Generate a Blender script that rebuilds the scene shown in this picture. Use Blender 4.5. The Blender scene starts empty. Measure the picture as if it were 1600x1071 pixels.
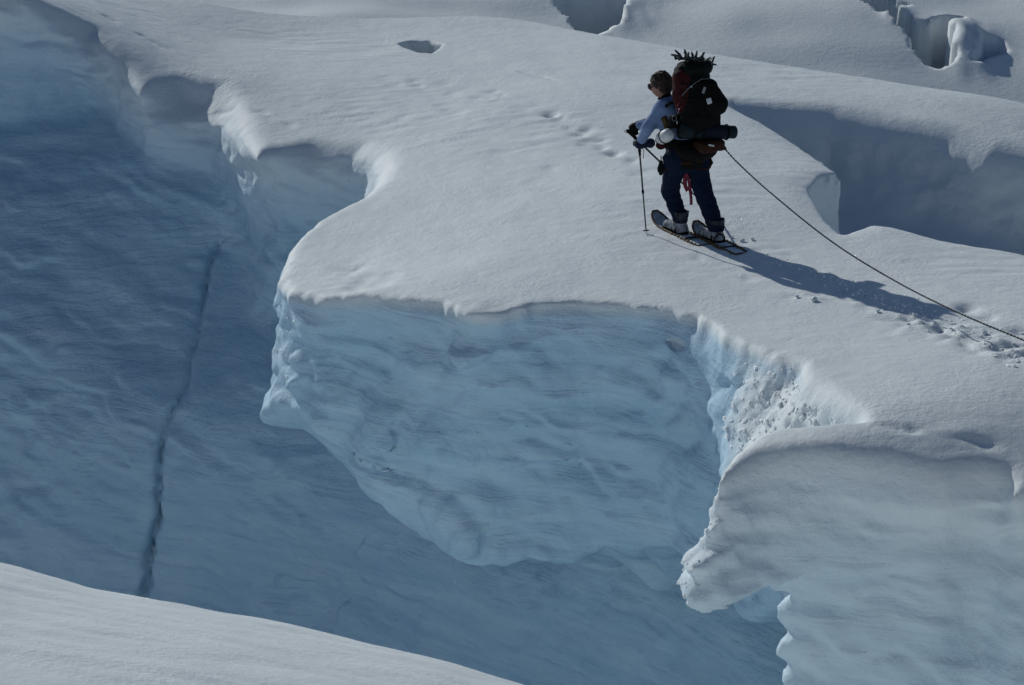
import bpy, bmesh, math, random
import numpy as np
from mathutils import Vector, Matrix

rng = np.random.default_rng(7)
random.seed(7)
R = math.radians
scene = bpy.context.scene
col = scene.collection

# ---------------------------------------------------------------- camera
PITCH = 18.0
FPX = 4490.0                      # focal length in pixels of the 1600 px wide photograph
ZC = 30.0 * math.sin(R(15.92))    # camera height above the snow at the walker's feet
CAM = np.array([0.0, 0.0, ZC])
cam_d = bpy.data.cameras.new('camera')
cam = bpy.data.objects.new('camera', cam_d)
col.objects.link(cam)
cam.location = CAM
cam.rotation_euler = (R(90 - PITCH), 0, 0)
cam_d.sensor_width = 36
cam_d.lens = 36 * FPX / 1600
cam_d.clip_start = 0.1
cam_d.clip_end = 5000
scene.camera = cam

# ---------------------------------------------------------------- sky, sun, exposure
SUN_AZ = 31.7     # degrees to the left of straight ahead
SUN_EL = 22.8
world = bpy.data.worlds.new('World')
scene.world = world
world.use_nodes = True
wn = world.node_tree
sky = wn.nodes.new('ShaderNodeTexSky')
sky.sky_type = 'NISHITA'
sky.sun_disc = False
sky.sun_elevation = R(SUN_EL)
sky.sun_rotation = R(-SUN_AZ)
sky.altitude = 2500
sky.air_density = 1.0
sky.dust_density = 0.3
sky.ozone_density = 2.0
wn.links.new(sky.outputs[0], wn.nodes['Background'].inputs[0])
wn.nodes['Background'].inputs[1].default_value = 0.085
sun_d = bpy.data.lights.new('sun', 'SUN')
sun = bpy.data.objects.new('sun', sun_d)
col.objects.link(sun)
sun_d.energy = 3.7
sun_d.angle = R(0.53)
sun_d.color = (0.955, 0.975, 0.945)
tosun = Vector((-math.sin(R(SUN_AZ)) * math.cos(R(SUN_EL)), math.cos(R(SUN_AZ)) * math.cos(R(SUN_EL)), math.sin(R(SUN_EL))))
sun.rotation_euler = tosun.to_track_quat('Z', 'Y').to_euler()
sun.location = (-20, 30, 40)
vs = scene.view_settings
vs.view_transform = 'Standard'
vs.look = 'None'
vs.exposure = -0.55
vs.gamma = 1.0
scene.cycles.use_denoising = True
scene.cycles.max_bounces = 8
scene.cycles.diffuse_bounces = 4

# ---------------------------------------------------------------- helpers: photograph geometry
_p = R(PITCH)
FWD = np.array([0, math.cos(_p), -math.sin(_p)])
UPV = np.array([0, math.sin(_p), math.cos(_p)])
RGT = np.array([1.0, 0, 0])

def ray(px, py):
    return FWD + (px - 800) / FPX * RGT + (535.5 - py) / FPX * UPV

def at_z(px, py, z):
    d = ray(px, py)
    return CAM + d * ((z - ZC) / d[2])

def at_y(px, py, y):
    d = ray(px, py)
    return CAM + d * (y / d[1])

# ---------------------------------------------------------------- helpers: noise
_perm = rng.permutation(256).astype(np.int32)
_perm = np.concatenate([_perm, _perm, _perm])
_g = rng.normal(size=(256, 3)).astype(np.float32)
_g /= np.linalg.norm(_g, axis=1)[:, None]

def perlin(x, y, z):
    x = np.asarray(x, np.float32); y = np.asarray(y, np.float32); z = np.asarray(z, np.float32)
    x, y, z = np.broadcast_arrays(x, y, z)
    shp = x.shape
    x, y, z = x.ravel(), y.ravel(), z.ravel()
    out = np.empty(x.size, np.float32)
    for s in range(0, x.size, 400000):
        e = slice(s, s + 400000)
        X, Y, Z = x[e], y[e], z[e]
        xi, yi, zi = np.floor(X), np.floor(Y), np.floor(Z)
        fx, fy, fz = X - xi, Y - yi, Z - zi
        xi = xi.astype(np.int32) & 255; yi = yi.astype(np.int32) & 255; zi = zi.astype(np.int32) & 255
        u = fx * fx * fx * (fx * (fx * 6 - 15) + 10)
        v = fy * fy * fy * (fy * (fy * 6 - 15) + 10)
        w = fz * fz * fz * (fz * (fz * 6 - 15) + 10)
        A = _perm[xi] + yi; B = _perm[xi + 1] + yi
        def gd(h, a, b, c):
            g = _g[h & 255]
            return g[:, 0] * a + g[:, 1] * b + g[:, 2] * c
        AA = _perm[A] + zi; AB = _perm[A + 1] + zi; BA = _perm[B] + zi; BB = _perm[B + 1] + zi
        def lp(t, a, b): return a + t * (b - a)
        n0 = lp(v, lp(u, gd(_perm[AA], fx, fy, fz), gd(_perm[BA], fx - 1, fy, fz)),
                lp(u, gd(_perm[AB], fx, fy - 1, fz), gd(_perm[BB], fx - 1, fy - 1, fz)))
        n1 = lp(v, lp(u, gd(_perm[AA + 1], fx, fy, fz - 1), gd(_perm[BA + 1], fx - 1, fy, fz - 1)),
                lp(u, gd(_perm[AB + 1], fx, fy - 1, fz - 1), gd(_perm[BB + 1], fx - 1, fy - 1, fz - 1)))
        out[e] = lp(w, n0, n1) * 1.5
    return out.reshape(shp)

def fbm(x, y, z, octv=3, gain=0.5):
    s = 0; a = 1.0
    for k in range(octv):
        f = 2.03 ** k
        s = s + a * perlin(x * f + 17.3 * k, y * f - 5.1 * k, z * f + 9.7 * k)
        a *= gain
    return s

def sstep(a, b, x):
    t = np.clip((x - a) / (b - a), 0, 1)
    return t * t * (3 - 2 * t)

# ---------------------------------------------------------------- helpers: meshes
def set_props(o, label=None, cat=None, group=None, kind=None):
    if label: o['label'] = label
    if cat: o['category'] = cat
    if group: o['group'] = group
    if kind: o['kind'] = kind
    return o

def fast_mesh(name, V, Q, smooth=True):
    V = np.ascontiguousarray(V, np.float32); Q = np.ascontiguousarray(Q, np.int32)
    me = bpy.data.meshes.new(name)
    n = Q.shape[1]
    me.vertices.add(len(V)); me.vertices.foreach_set('co', V.ravel())
    me.loops.add(Q.size); me.loops.foreach_set('vertex_index', Q.ravel())
    me.polygons.add(len(Q))
    me.polygons.foreach_set('loop_start', np.arange(0, Q.size, n, dtype=np.int32))
    me.polygons.foreach_set('loop_total', np.full(len(Q), n, np.int32))
    me.polygons.foreach_set('use_smooth', np.full(len(Q), smooth, bool))
    me.update(calc_edges=True)
    me.validate()
    return me

def link(name, me, mat=None, parent=None):
    o = bpy.data.objects.new(name, me)
    col.objects.link(o)
    if mat is not None and me is not None: me.materials.append(mat)
    if parent is not None: o.parent = parent
    return o

def surface_nets(F, org, h):
    """iso surface F = 0 of a grid (F < 0 is solid) as vertices and quads"""
    S = F < 0
    nx, ny, nz = F.shape
    c = np.zeros((nx - 1, ny - 1, nz - 1), np.uint8)
    for i in (0, 1):
        for j in (0, 1):
            for k in (0, 1):
                c += S[i:nx - 1 + i, j:ny - 1 + j, k:nz - 1 + k]
    idx = np.flatnonzero((c > 0) & (c < 8))
    del c
    cx, r = np.divmod(idx, (ny - 1) * (nz - 1)); cy, cz = np.divmod(r, nz - 1)
    val = {}
    for i in (0, 1):
        for j in (0, 1):
            for k in (0, 1):
                val[i, j, k] = F[cx + i, cy + j, cz + k]
    P = np.zeros((len(idx), 3), np.float32); cnt = np.zeros(len(idx), np.float32)
    for (a, b) in [((0,0,0),(1,0,0)),((0,1,0),(1,1,0)),((0,0,1),(1,0,1)),((0,1,1),(1,1,1)),
                   ((0,0,0),(0,1,0)),((1,0,0),(1,1,0)),((0,0,1),(0,1,1)),((1,0,1),(1,1,1)),
                   ((0,0,0),(0,0,1)),((1,0,0),(1,0,1)),((0,1,0),(0,1,1)),((1,1,0),(1,1,1))]:
        fa, fb = val[a], val[b]
        m = (fa < 0) != (fb < 0)
        t = np.where(m, fa / np.where(m, fa - fb, 1), 0)
        for ax in range(3):
            P[:, ax] += np.where(m, a[ax] + t * (b[ax] - a[ax]), 0)
        cnt += m
    P /= cnt[:, None]
    P += np.stack([cx, cy, cz], 1)
    P = P * np.array(h, np.float32) + np.array(org, np.float32)
    def cid(i, j, k): return np.searchsorted(idx, (i * (ny - 1) + j) * (nz - 1) + k)
    quads = []
    i, j, k = np.nonzero(S[:-1, 1:-1, 1:-1] != S[1:, 1:-1, 1:-1]); j = j + 1; k = k + 1
    q = np.stack([cid(i, j - 1, k - 1), cid(i, j, k - 1), cid(i, j, k), cid(i, j - 1, k)], 1)
    fl = ~S[i, j, k]; q[fl] = q[fl][:, ::-1]; quads.append(q)
    i, j, k = np.nonzero(S[1:-1, :-1, 1:-1] != S[1:-1, 1:, 1:-1]); i = i + 1; k = k + 1
    q = np.stack([cid(i - 1, j, k - 1), cid(i - 1, j, k), cid(i, j, k), cid(i, j, k - 1)], 1)
    fl = ~S[i, j, k]; q[fl] = q[fl][:, ::-1]; quads.append(q)
    i, j, k = np.nonzero(S[1:-1, 1:-1, :-1] != S[1:-1, 1:-1, 1:]); i = i + 1; j = j + 1
    q = np.stack([cid(i - 1, j - 1, k), cid(i, j - 1, k), cid(i, j, k), cid(i - 1, j, k)], 1)
    fl = ~S[i, j, k]; q[fl] = q[fl][:, ::-1]; quads.append(q)
    return P, np.concatenate(quads)

def vert_normals(V, Q):
    n = np.cross(V[Q[:, 2]] - V[Q[:, 0]], V[Q[:, 3]] - V[Q[:, 1]])
    N = np.zeros_like(V)
    for a in range(4):
        for ax in range(3):
            N[:, ax] += np.bincount(Q[:, a], n[:, ax], len(V))
    return N / (np.linalg.norm(N, axis=1)[:, None] + 1e-9)

def grid_mesh(name, X, Y, Z):
    nx, ny = X.shape
    V = np.stack([X, Y, Z], -1).reshape(-1, 3)
    i = np.arange(nx * ny).reshape(nx, ny)
    Q = np.stack([i[:-1, :-1], i[1:, :-1], i[1:, 1:], i[:-1, 1:]], -1).reshape(-1, 4)
    return fast_mesh(name, V, Q)

# ---------------------------------------------------------------- materials
def new_mat(name):
    m = bpy.data.materials.new(name); m.use_nodes = True
    return m, m.node_tree, m.node_tree.nodes['Principled BSDF']

def snow_material(name, scale=1.0, ice=False):
    m, nt, b = new_mat(name)
    L = nt.links.new
    geo = nt.nodes.new('ShaderNodeNewGeometry')
    pos = geo.outputs['Position']
    def noise(sc, det=3, rough=0.55, vec=pos):
        n = nt.nodes.new('ShaderNodeTexNoise'); n.inputs['Scale'].default_value = sc
        n.inputs['Detail'].default_value = det; n.inputs['Roughness'].default_value = rough
        L(vec, n.inputs['Vector']); return n.outputs['Fac']
    def math_(op, a, c):
        n = nt.nodes.new('ShaderNodeMath'); n.operation = op
        for s, v in ((0, a), (1, c)):
            if isinstance(v, (int, float)): n.inputs[s].default_value = v
            else: L(v, n.inputs[s])
        return n.outputs[0]
    def ramp(f, stops):
        r = nt.nodes.new('ShaderNodeValToRGB'); L(f, r.inputs[0])
        e = r.color_ramp.elements
        while len(e) < len(stops): e.new(0.5)
        for el, (p, c) in zip(e, stops): el.position = p; el.color = (*c, 1)
        return r.outputs[0]
    def mix(f, a, c):
        n = nt.nodes.new('ShaderNodeMix'); n.data_type = 'RGBA'
        L(f, n.inputs[0])
        L(a, n.inputs[6]); L(c, n.inputs[7]); return n.outputs[2]
    snow_c = ramp(noise(1.3 * scale, 4), [(0.3, (0.77, 0.805, 0.805)), (0.7, (0.83, 0.85, 0.84))])
    colr = snow_c
    if ice:
        at = nt.nodes.new('ShaderNodeAttribute'); at.attribute_name = 'ice'
        mp = nt.nodes.new('ShaderNodeMapping'); mp.inputs['Scale'].default_value = (0.5, 0.5, 3.2)
        mp.inputs['Rotation'].default_value = (0.0, R(5), 0.0)
        L(pos, mp.inputs['Vector'])
        st = noise(1.1, 5, 0.6, mp.outputs[0])
        bl = noise(0.9, 4, 0.6)
        ice_c = ramp(math_('ADD', math_('MULTIPLY', st, 0.6), math_('MULTIPLY', bl, 0.4)),
                     [(0.36, (0.38, 0.57, 0.70)), (0.5, (0.44, 0.62, 0.75)), (0.62, (0.53, 0.69, 0.80))])
        mp3 = nt.nodes.new('ShaderNodeMapping'); mp3.inputs['Scale'].default_value = (0.16, 0.16, 5.5); mp3.inputs['Rotation'].default_value = (0, R(1.2), 0)
        wv = noise(1.4, 3, 0.5)
        cx = nt.nodes.new('ShaderNodeCombineXYZ'); L(math_('MULTIPLY', wv, .22), cx.inputs[2])
        va = nt.nodes.new('ShaderNodeVectorMath'); va.operation = 'ADD'; L(pos, va.inputs[0]); L(cx.outputs[0], va.inputs[1])
        L(va.outputs[0], mp3.inputs['Vector'])
        strata = noise(1.7, 4, 0.62, mp3.outputs[0])
        band = ramp(strata, [(.34, (.84, .89, .93)), (.46, (1, 1, 1)), (.54, (1, 1, 1)), (.66, (1.0, 1.0, 1.0))])
        mm = nt.nodes.new('ShaderNodeMix'); mm.data_type = 'RGBA'; mm.blend_type = 'MULTIPLY'; mm.inputs[0].default_value = .9
        L(ice_c, mm.inputs[6]); L(band, mm.inputs[7]); ice_c = mm.outputs[2]
        fac = math_('MULTIPLY', at.outputs['Fac'], math_('ADD', 0.6, math_('MULTIPLY', bl, 0.8)))
        cl = nt.nodes.new('ShaderNodeClamp'); L(fac, cl.inputs[0])
        colr = mix(cl.outputs[0], snow_c, ice_c)
    L(colr, b.inputs['Base Color'])
    b.inputs['Roughness'].default_value = 0.65
    b.inputs['Specular IOR Level'].default_value = 0.25
    b.inputs['IOR'].default_value = 1.31
    # fine relief: grains, wind crust
    g1 = noise(95 * scale, 2, 0.6)
    g2 = noise(19 * scale, 3, 0.6)
    patch = ramp(noise(.9 * scale, 3), [(.35, (.25, .25, .25)), (.65, (.95, .95, .95))])
    g3 = noise(7 * scale, 3, 0.5)
    hgt = math_('ADD', math_('ADD', math_('MULTIPLY', g1, 0.007), math_('MULTIPLY', math_('MULTIPLY', g2, patch), 0.022)), math_('MULTIPLY', g3, 0.016))
    if ice:
        mp2 = nt.nodes.new('ShaderNodeMapping'); mp2.inputs['Scale'].default_value = (1.0, 1.0, 6.0)
        mp2.inputs['Rotation'].default_value = (0.0, R(4), 0.0)
        L(pos, mp2.inputs['Vector'])
        l1 = noise(2.6, 8, 0.68, mp2.outputs[0]); l2 = noise(7.5, 6, 0.62)
        hgt = math_('ADD', hgt, math_('MULTIPLY', at.outputs['Fac'], math_('ADD', math_('ADD', math_('MULTIPLY', l1, .03), math_('MULTIPLY', strata, .07)), math_('MULTIPLY', l2, .05))))
    bp = nt.nodes.new('ShaderNodeBump'); bp.inputs['Strength'].default_value = 0.6
    bp.inputs['Distance'].default_value = 1.0 / scale
    L(hgt, bp.inputs['Height']); L(bp.outputs[0], b.inputs['Normal'])
    return m

M_glacier = snow_material('snow_and_glacier_ice', 1.0, True)
M_bank = snow_material('foreground_snow', 1.6)
M_far = snow_material('distant_snow', 0.5)

# ---------------------------------------------------------------- the snow surface (heights)
CTRL = [  # photo x, photo y, height of the snow there
    (1110, 372, 0), (1490, 500, 0), (1300, 560, 0.0), (900, 300, 0.03), (800, 420, -.06), (1050, 480, -.06),
    (1300, 660, -.02), (1180, 672, -.1), (1600, 600, 0.04), (1245, 699, -.08), (1310, 700, -.08), (1390, 711, -.14), (1478, 740, -.27), (1124, 740, -.26), (1572, 738, -.27), (1480, 690, -.08),
    (385, 250, -.32), (490, 225, -.28), (610, 240, -.2), (440, 430, -.42), (600, 455, -.18), (560, 330, -.25),
    (230, 138, .0), (150, 40, .6), (50, 0, 1.1), (345, 130, .02), (420, 60, -.12), (650, 75, -.12), (760, 10, -.15),
    (700, 180, 0.0), (1000, 60, -.08), (1200, 95, -.06), (1400, 125, -.12), (1590, 155, -.2),
    (1150, 165, .0), (1350, 180, -.14), (1590, 240, -.4), (1300, 265, -.04), (1340, 345, -.05), (1600, 392, -.15),
    (-200, 100, 0.8), (-300, -100, 1.2), (1900, 400, -.2), (1900, 200, -.8), (1900, 700, -.2),
]
def _tilted(a, b, c):
    z = c
    for _ in range(12):
        p = at_z(a, b, z)
        z = c + .04 * (max(p[0], -1) - 1.98) - .04 * (min(p[1], 40) - 28.9)
    return at_z(a, b, z)
_cp = np.array([_tilted(a, b, c) for a, b, c in CTRL])
def _tps(r2): return np.where(r2 > 1e-9, r2 * np.log(np.maximum(r2, 1e-9)), 0)
_n = len(_cp)
_K = _tps(((_cp[:, None, :2] - _cp[None, :, :2]) ** 2).sum(-1)) + np.eye(_n) * 0.4
_Pm = np.concatenate([np.ones((_n, 1)), _cp[:, :2]], 1)
_A = np.zeros((_n + 3, _n + 3)); _A[:_n, :_n] = _K; _A[:_n, _n:] = _Pm; _A[_n:, :_n] = _Pm.T
_w = np.linalg.solve(_A, np.concatenate([_cp[:, 2], np.zeros(3)]))
def T_tps(x, y):
    x = np.asarray(x, np.float32); y = np.asarray(y, np.float32)
    s = _w[_n] + _w[_n + 1] * x + _w[_n + 2] * y
    for i in range(_n):
        s = s + _w[i] * _tps((x - _cp[i, 0]) ** 2 + (y - _cp[i, 1]) ** 2)
    return s

def hit(px, py, fn, n=25):
    """where the line of sight of a photo point meets the surface z = fn(x, y)"""
    z = 0.0
    for _ in range(n):
        p = at_z(px, py, z)
        z = 0.5 * z + 0.5 * float(fn(p[0], p[1]))
    return at_z(px, py, z)

CREST = [(450, -55), (600, -28), (750, 0), (870, 24), (1000, 49), (1200, 83), (1400, 113), (1600, 144), (1800, 172)]
_cr = np.array([hit(a, b, T_tps) for a, b in CREST])
def crest_d(x, y):
    return y - np.interp(x, _cr[:, 0], _cr[:, 1])
def T_big(x, y):
    d = crest_d(x, y)
    s = 0.6
    return T_tps(np.asarray(x, np.float32), np.minimum(y, np.interp(x, _cr[:, 0], _cr[:, 1]) + 0.8)) - 0.42 * s * np.logaddexp(0, np.clip(d / s, -30, 60))

# ---------------------------------------------------------------- crevasse outlines traced in plan on that surface
def outline(pts): return np.array([hit(a, b, T_big)[:2] for a, b in pts])
RIM = [(45, 0), (75, 8), (140, 38), (190, 92), (213, 142), (235, 139), (285, 128), (328, 133), (346, 150), (362, 180), (374, 215), (388, 251),
       (430, 237), (490, 226), (550, 228), (578, 240), (588, 257), (578, 281), (548, 306), (500, 338), (470, 361), (449, 389), (439, 415),
       (435, 438), (448, 456), (480, 460), (560, 462), (620, 466), (690, 471), (728, 485), (765, 487), (795, 485), (830, 477), (890, 472),
       (960, 474), (1010, 480), (1060, 489), (1090, 494), (1112, 508), (1130, 527), (1170, 541), (1205, 551), (1245, 569), (1262, 592), (1340, 640),
       (1345, 652), (1290, 656), (1225, 660), (1180, 676), (1148, 702), (1122, 736), (1121, 746), (1150, 728), (1190, 710), (1240, 701), (1310, 702), (1390, 712), (1440, 728), (1478, 740), (1530, 732), (1572, 738),
       (1582, 752), (1577, 764), (1640, 776), (1760, 800), (1900, 830)]
rim = outline(RIM)
rim = np.concatenate([[[-14, 60]], [[-14, rim[0, 1] + .8]], [[rim[0, 0] - 2.5, rim[0, 1] + .5]], [[rim[0, 0] - .8, rim[0, 1] + .25]], rim, [[14, rim[-1, 1]]], [[14, 60]]])
HOLE_BACK = [(1142, 160), (1200, 163), (1300, 172), (1400, 190), (1480, 207), (1540, 228), (1600, 240), (1760, 265), (1950, 290)]
HOLE_NEAR = [(1950, 460), (1760, 422), (1600, 391), (1480, 370), (1400, 350), (1358, 345), (1338, 352), (1318, 360), (1300, 345), (1280, 315),
             (1268, 291), (1285, 273), (1313, 267), (1290, 250), (1240, 215), (1190, 185), (1142, 160)]
hole_b, hole_n = outline(HOLE_BACK), outline(HOLE_NEAR)
POCK = [(622, 70), (640, 66), (670, 66), (692, 71), (683, 78), (672, 84), (655, 83), (635, 77), (622, 70)]
pock = outline(POCK)

def poly_dist(P, X, Y):
    d = np.full(X.shape, 1e9, np.float32)
    for (ax, ay), (bx, by) in zip(P[:-1], P[1:]):
        ex, ey = bx - ax, by - ay
        t = np.clip(((X - ax) * ex + (Y - ay) * ey) / (ex * ex + ey * ey + 1e-12), 0, 1)
        d = np.minimum(d, (X - ax - t * ex) ** 2 + (Y - ay - t * ey) ** 2)
    return np.sqrt(d)
def inside(P, X, Y):
    c = np.zeros(X.shape, bool)
    Q = np.roll(P, -1, 0)
    for (ax, ay), (bx, by) in zip(P, Q):
        m = (ay > Y) != (by > Y)
        c ^= m & (X < (bx - ax) * (Y - ay) / (by - ay + 1e-12) + ax)
    return c

# ---------------------------------------------------------------- glacier: walkable snow, ice walls, notch, sag hole
HX, HY, HZ = 0.036, 0.056, 0.033
X0, X1, Y0, Y1, Z0, Z1 = -9.0, 8.6, 19.5, 44.0, -7.2, 2.3
gx = np.arange(X0, X1, HX, dtype=np.float32); gy = np.arange(Y0, Y1, HY, dtype=np.float32); gz = np.arange(Z0, Z1, HZ, dtype=np.float32)
nx, ny, nz = (len(gx) // 4) * 4, (len(gy) // 4) * 4, (len(gz) // 4) * 4
gx, gy, gz = gx[:nx], gy[:ny], gz[:nz]
GX, GY = np.meshgrid(gx, gy, indexing='ij')
T2 = T_big(GX, GY).astype(np.float32)

def dent(px, py, rx, ry, dp, rim_=0.0):
    c = hit(px, py, T_big)
    i0, i1 = [int(np.clip((c[0] + e * 3.2 * rx - X0) / HX, 0, nx)) for e in (-1, 1)]
    j0, j1 = [int(np.clip((c[1] + e * 3.2 * ry - Y0) / HY, 0, ny)) for e in (-1, 1)]
    w_ = (slice(i0, i1), slice(j0, j1)); gx_, gy_ = GX[w_], GY[w_]
    r = ((gx_ - c[0]) / rx) ** 2 + ((gy_ - c[1]) / ry) ** 2
    T2[w_] -= (dp * np.exp(-r * .9) * (.8 + .85 * perlin(gx_ * 5.5, gy_ * 4.5, px * .1)) - rim_ * dp * np.exp(-(np.sqrt(r) - 1.5) ** 2 * 4)).astype(np.float32)
# wind relief and old prints
sag = perlin(GX * .45, GY * .3, 3.1) * 0.03 + perlin(GX * 1.1, GY * .8, 8.2) * 0.014
rip = perlin(GX * 3.0 + GY * .8, GY * 1.6, 1.7) * 0.006 + perlin(GX * 7, GY * 5, 4.4) * 0.0035
pw = sstep(-.2, .5, perlin(GX * .35 + 4, GY * .3, 9.1))
rip = rip + pw * (np.abs(perlin(GX * 1.1 + GY * .5, GY * 3.4 - GX * .5, 2.6)) * .022 + perlin(GX * 2.2, GY * 6.5 - GX * .9, 7.6) * .006)
T2 = T2 + sag.astype(np.float32) * (0.4 + 0.6 * sstep(.5, 3, np.sqrt((GX - 2) ** 2 + (GY - 29) ** 2))) + rip
for (px, py, rx, ry, dp) in [
        (545, 420, .20, .35, .035), (578, 440, .22, .3, .035), (765, 486, .25, .3, .03), (650, 131, .10, .2, .022), (695, 160, .12, .25, .016), (705, 175, .18, .3, .02),
        (860, 181, .08, .16, .05), (876, 187, .06, .14, .04), (890, 202, .08, .14, .03), (917, 224, .10, .18, .035), (938, 217, .08, .14, .04), (936, 229, .09, .14, .04), (960, 240, .1, .16, .04), (905, 212, .1, .15, .03),
        (787, 237, .14, .2, .013), (862, 260, .1, .2, .016), (835, 283, .1, .2, .012), (990, 250, .1, .16, .018), (995, 272, .08, .16, .016),
        (1513, 484, .10, .17, .08), (1541, 495, .08, .12, .045), (1597, 516, .10, .14, .08), (1168, 436, .06, .12, .02), (1160, 378, .05, .1, .02), (765, 152, .06, .12, .015), (783, 148, .06, .12, .012), (1090, 402, .05, .1, .025)]:
    dent(px, py, rx, ry, dp, .08)
trail = [(1000, 262), (975, 244), (948, 228), (925, 212), (900, 199), (872, 186), (842, 176), (808, 163), (775, 151), (738, 143), (700, 137), (655, 131), (610, 127)]
for q, (px, py) in enumerate(trail):
    for e in (-1, 1):
        dent(px + 9 * e + random.uniform(-5, 5), py + 7 * e + random.uniform(-3, 3), .11, .17, random.uniform(.008, .022))
for (px0, py0, px1, py1, wd, am) in [(1440, 505, 1620, 560, .30, .07), (1160, 390, 1450, 508, .22, .022), (1100, 350, 1120, 380, .3, .012), (1130, 345, 1260, 408, .05, .015), (1245, 462, 1275, 468, .15, .03)]:
    a, b = hit(px0, py0, T_big)[:2], hit(px1, py1, T_big)[:2]
    d = poly_dist(np.array([a, b]), GX, GY)
    m = np.exp(-(d / wd) ** 2)
    n = perlin(GX * 5.5, GY * 4.5, 2.2) + .6 * perlin(GX * 11, GY * 9, 5.2)
    T2 += (am * m * n).astype(np.float32)
# hairline cracks in the crust
for pts, dp, wd in [([(338, 150), (400, 172), (440, 190), (480, 205)], .03, .05), ([(165, 25), (230, 60), (290, 90)], .03, .05), ([(810, 110), (860, 122), (925, 142)], .025, .045),
                ([(1285, 652), (1400, 668), (1470, 680), (1550, 697)], .03, .035)]:
    d = poly_dist(outline(pts), GX, GY) + perlin(GX * 4, GY * 4, .3) * .05
    T2 -= (dp * np.exp(-(d / wd) ** 2) * sstep(-.25, .2, perlin(GX * 2.7, GY * 2.7, 7.7))).astype(np.float32)

rimc = np.concatenate([rim, rim[:1]])
D2 = poly_dist(rim, GX, GY)
D2[inside(rim, GX, GY)] *= -1           # negative on the solid side
HB = poly_dist(hole_b, GX, GY); HN = poly_dist(hole_n, GX, GY)
HI = inside(np.concatenate([hole_b, hole_n]), GX, GY)
PK = poly_dist(pock, GX, GY); PI_ = inside(pock[:-1], GX, GY)

# where each stretch of wall lies, in plan
pA0 = hit(435, 440, T_big); pA1 = hit(1112, 508, T_big); pB = hit(1126, 745, T_big); pD = hit(388, 251, T_big)
isB = sstep(pA1[1] - 1.3, pA1[1] - 2.3, GY) * sstep(pB[0] - 1.2, pB[0] - .6, GX)
isD = np.maximum(sstep(pA0[1] + 2.2, pA0[1] + 3.6, GY), sstep(pA0[0] - 1.2, pA0[0] - 2.0, GX)) * (1 - isB)
isA = np.clip(1 - isB - isD, 0, 1)
# the notch with tumbled snow between the two blocks
nc = hit(1200, 590, T_big)
isN = np.exp(-(((GX - nc[0]) / .66) ** 2 + ((GY - nc[1]) / 1.0) ** 2) ** 2)
LIP = (isA * .06 + isB * .16 + isD * .40).astype(np.float32)
noseL = sstep(pA0[0] + 1.0, pA0[0] + .1, GX) * isA
LIP += (noseL * .10).astype(np.float32)
jag = (perlin(GX * 2.3, GY * 2.3, .5) * .05 + perlin(GX * 6, GY * 6, 1.5) * .05 + perlin(GX * 11, GY * 11, 4.5) * .025) * (isA * .8 + isD * .2 + isB * .22)
def blur(a, n, it):
    for _ in range(it):
        for ax in (0, 1):
            c = np.cumsum(np.pad(a, [(n + 1, n) if q == ax else (0, 0) for q in (0, 1)], mode='edge'), axis=ax, dtype=np.float64)
            lo = [slice(None)] * 2; hi_ = [slice(None)] * 2
            lo[ax] = slice(0, a.shape[ax]); hi_[ax] = slice(2 * n + 1, 2 * n + 1 + a.shape[ax])
            a = ((c[tuple(hi_)] - c[tuple(lo)]) / (2 * n + 1)).astype(np.float32)
    return a
D2b = blur(D2, 9, 3)
D2b = (D2b * (1 - isB) + blur(D2, 2, 2) * isB).astype(np.float32)
D2j = (D2 + jag * sstep(.9, .0, np.abs(D2))).astype(np.float32)
# undercut of block A: depth at which it starts, along x
xs = [at_y(p, 700, pA0[1] - .6)[0] for p in (470, 540, 575, 700, 900, 1100, 1300)]
UC = np.interp(GX, xs, [1.3, 1.65, 2.0, 2.25, 2.45, 2.45, 2.2]).astype(np.float32)

REC = np.interp(GX, xs, [14, 14, 14, 14, 14, 12, 8.0]).astype(np.float32)
RB = np.interp(GX, [at_y(p, 900, pB[1])[0] for p in (1090, 1170, 1260, 1400)], [1, .9, .3, .06]).astype(np.float32)
UCM = (sstep(pA0[0] - .5, pA0[0] + .1, GX) * (1 - isB)).astype(np.float32)
crack_px = [(326, 425), (322, 432), (319, 450), (299, 500), (297, 585), (270, 640), (262, 690), (268, 740), (258, 800), (247, 860), (235, 930), (225, 1000)]
_ck = np.array([at_y(a, b, pD[1] - .1) for a, b in crack_px])
def crack_x(z): return np.interp(z, _ck[::-1, 2], _ck[::-1, 0])

# deep wall at the bottom of the crevasse, as y over (x, z)
DEEP = [(50, 560, 35.2), (250, 590, 34.6), (400, 600, 34.0), (470, 680, 33.2), (560, 770, 32.4), (700, 830, 31.3), (900, 880, 29.9), (1100, 890, 28.6),
        (50, 900, 33.9), (250, 930, 33.2), (450, 900, 32.5), (600, 960, 31.6), (850, 1071, 29.7), (1050, 1071, 28.3), (1100, 980, 28.2), (1250, 1000, 27.2),
        (-200, 560, 35.4), (-200, 900, 34)]
BACK = [(50, 450, 36, .1), (250, 480, 35.8, .2), (400, 480, 35.8, .4), (560, 650, 32.5, 1.2), (700, 740, 31.6, .8), (900, 790, 30.3, .8), (1100, 800, 29.0, .8), (-200, 450, 36, .1),
        (50, 250, 37.5, .8), (250, 280, 37, .8), (420, 300, 36.5, 1.2), (560, 450, 33, 5), (700, 560, 31, 5), (900, 600, 30, 5), (1100, 600, 28, 8), (-200, 250, 37, 1), (1400, 600, 26, 10),
        (50, 100, 37.5, 5), (250, 120, 37, 5), (420, 150, 37, 5), (-200, 100, 37, 5)]
_dp = np.array([at_y(a, b, c) for a, b, c in DEEP] + [at_y(a, b, c) + np.array([0, e, 0]) for a, b, c, e in BACK]); _m = len(_dp)
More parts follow.
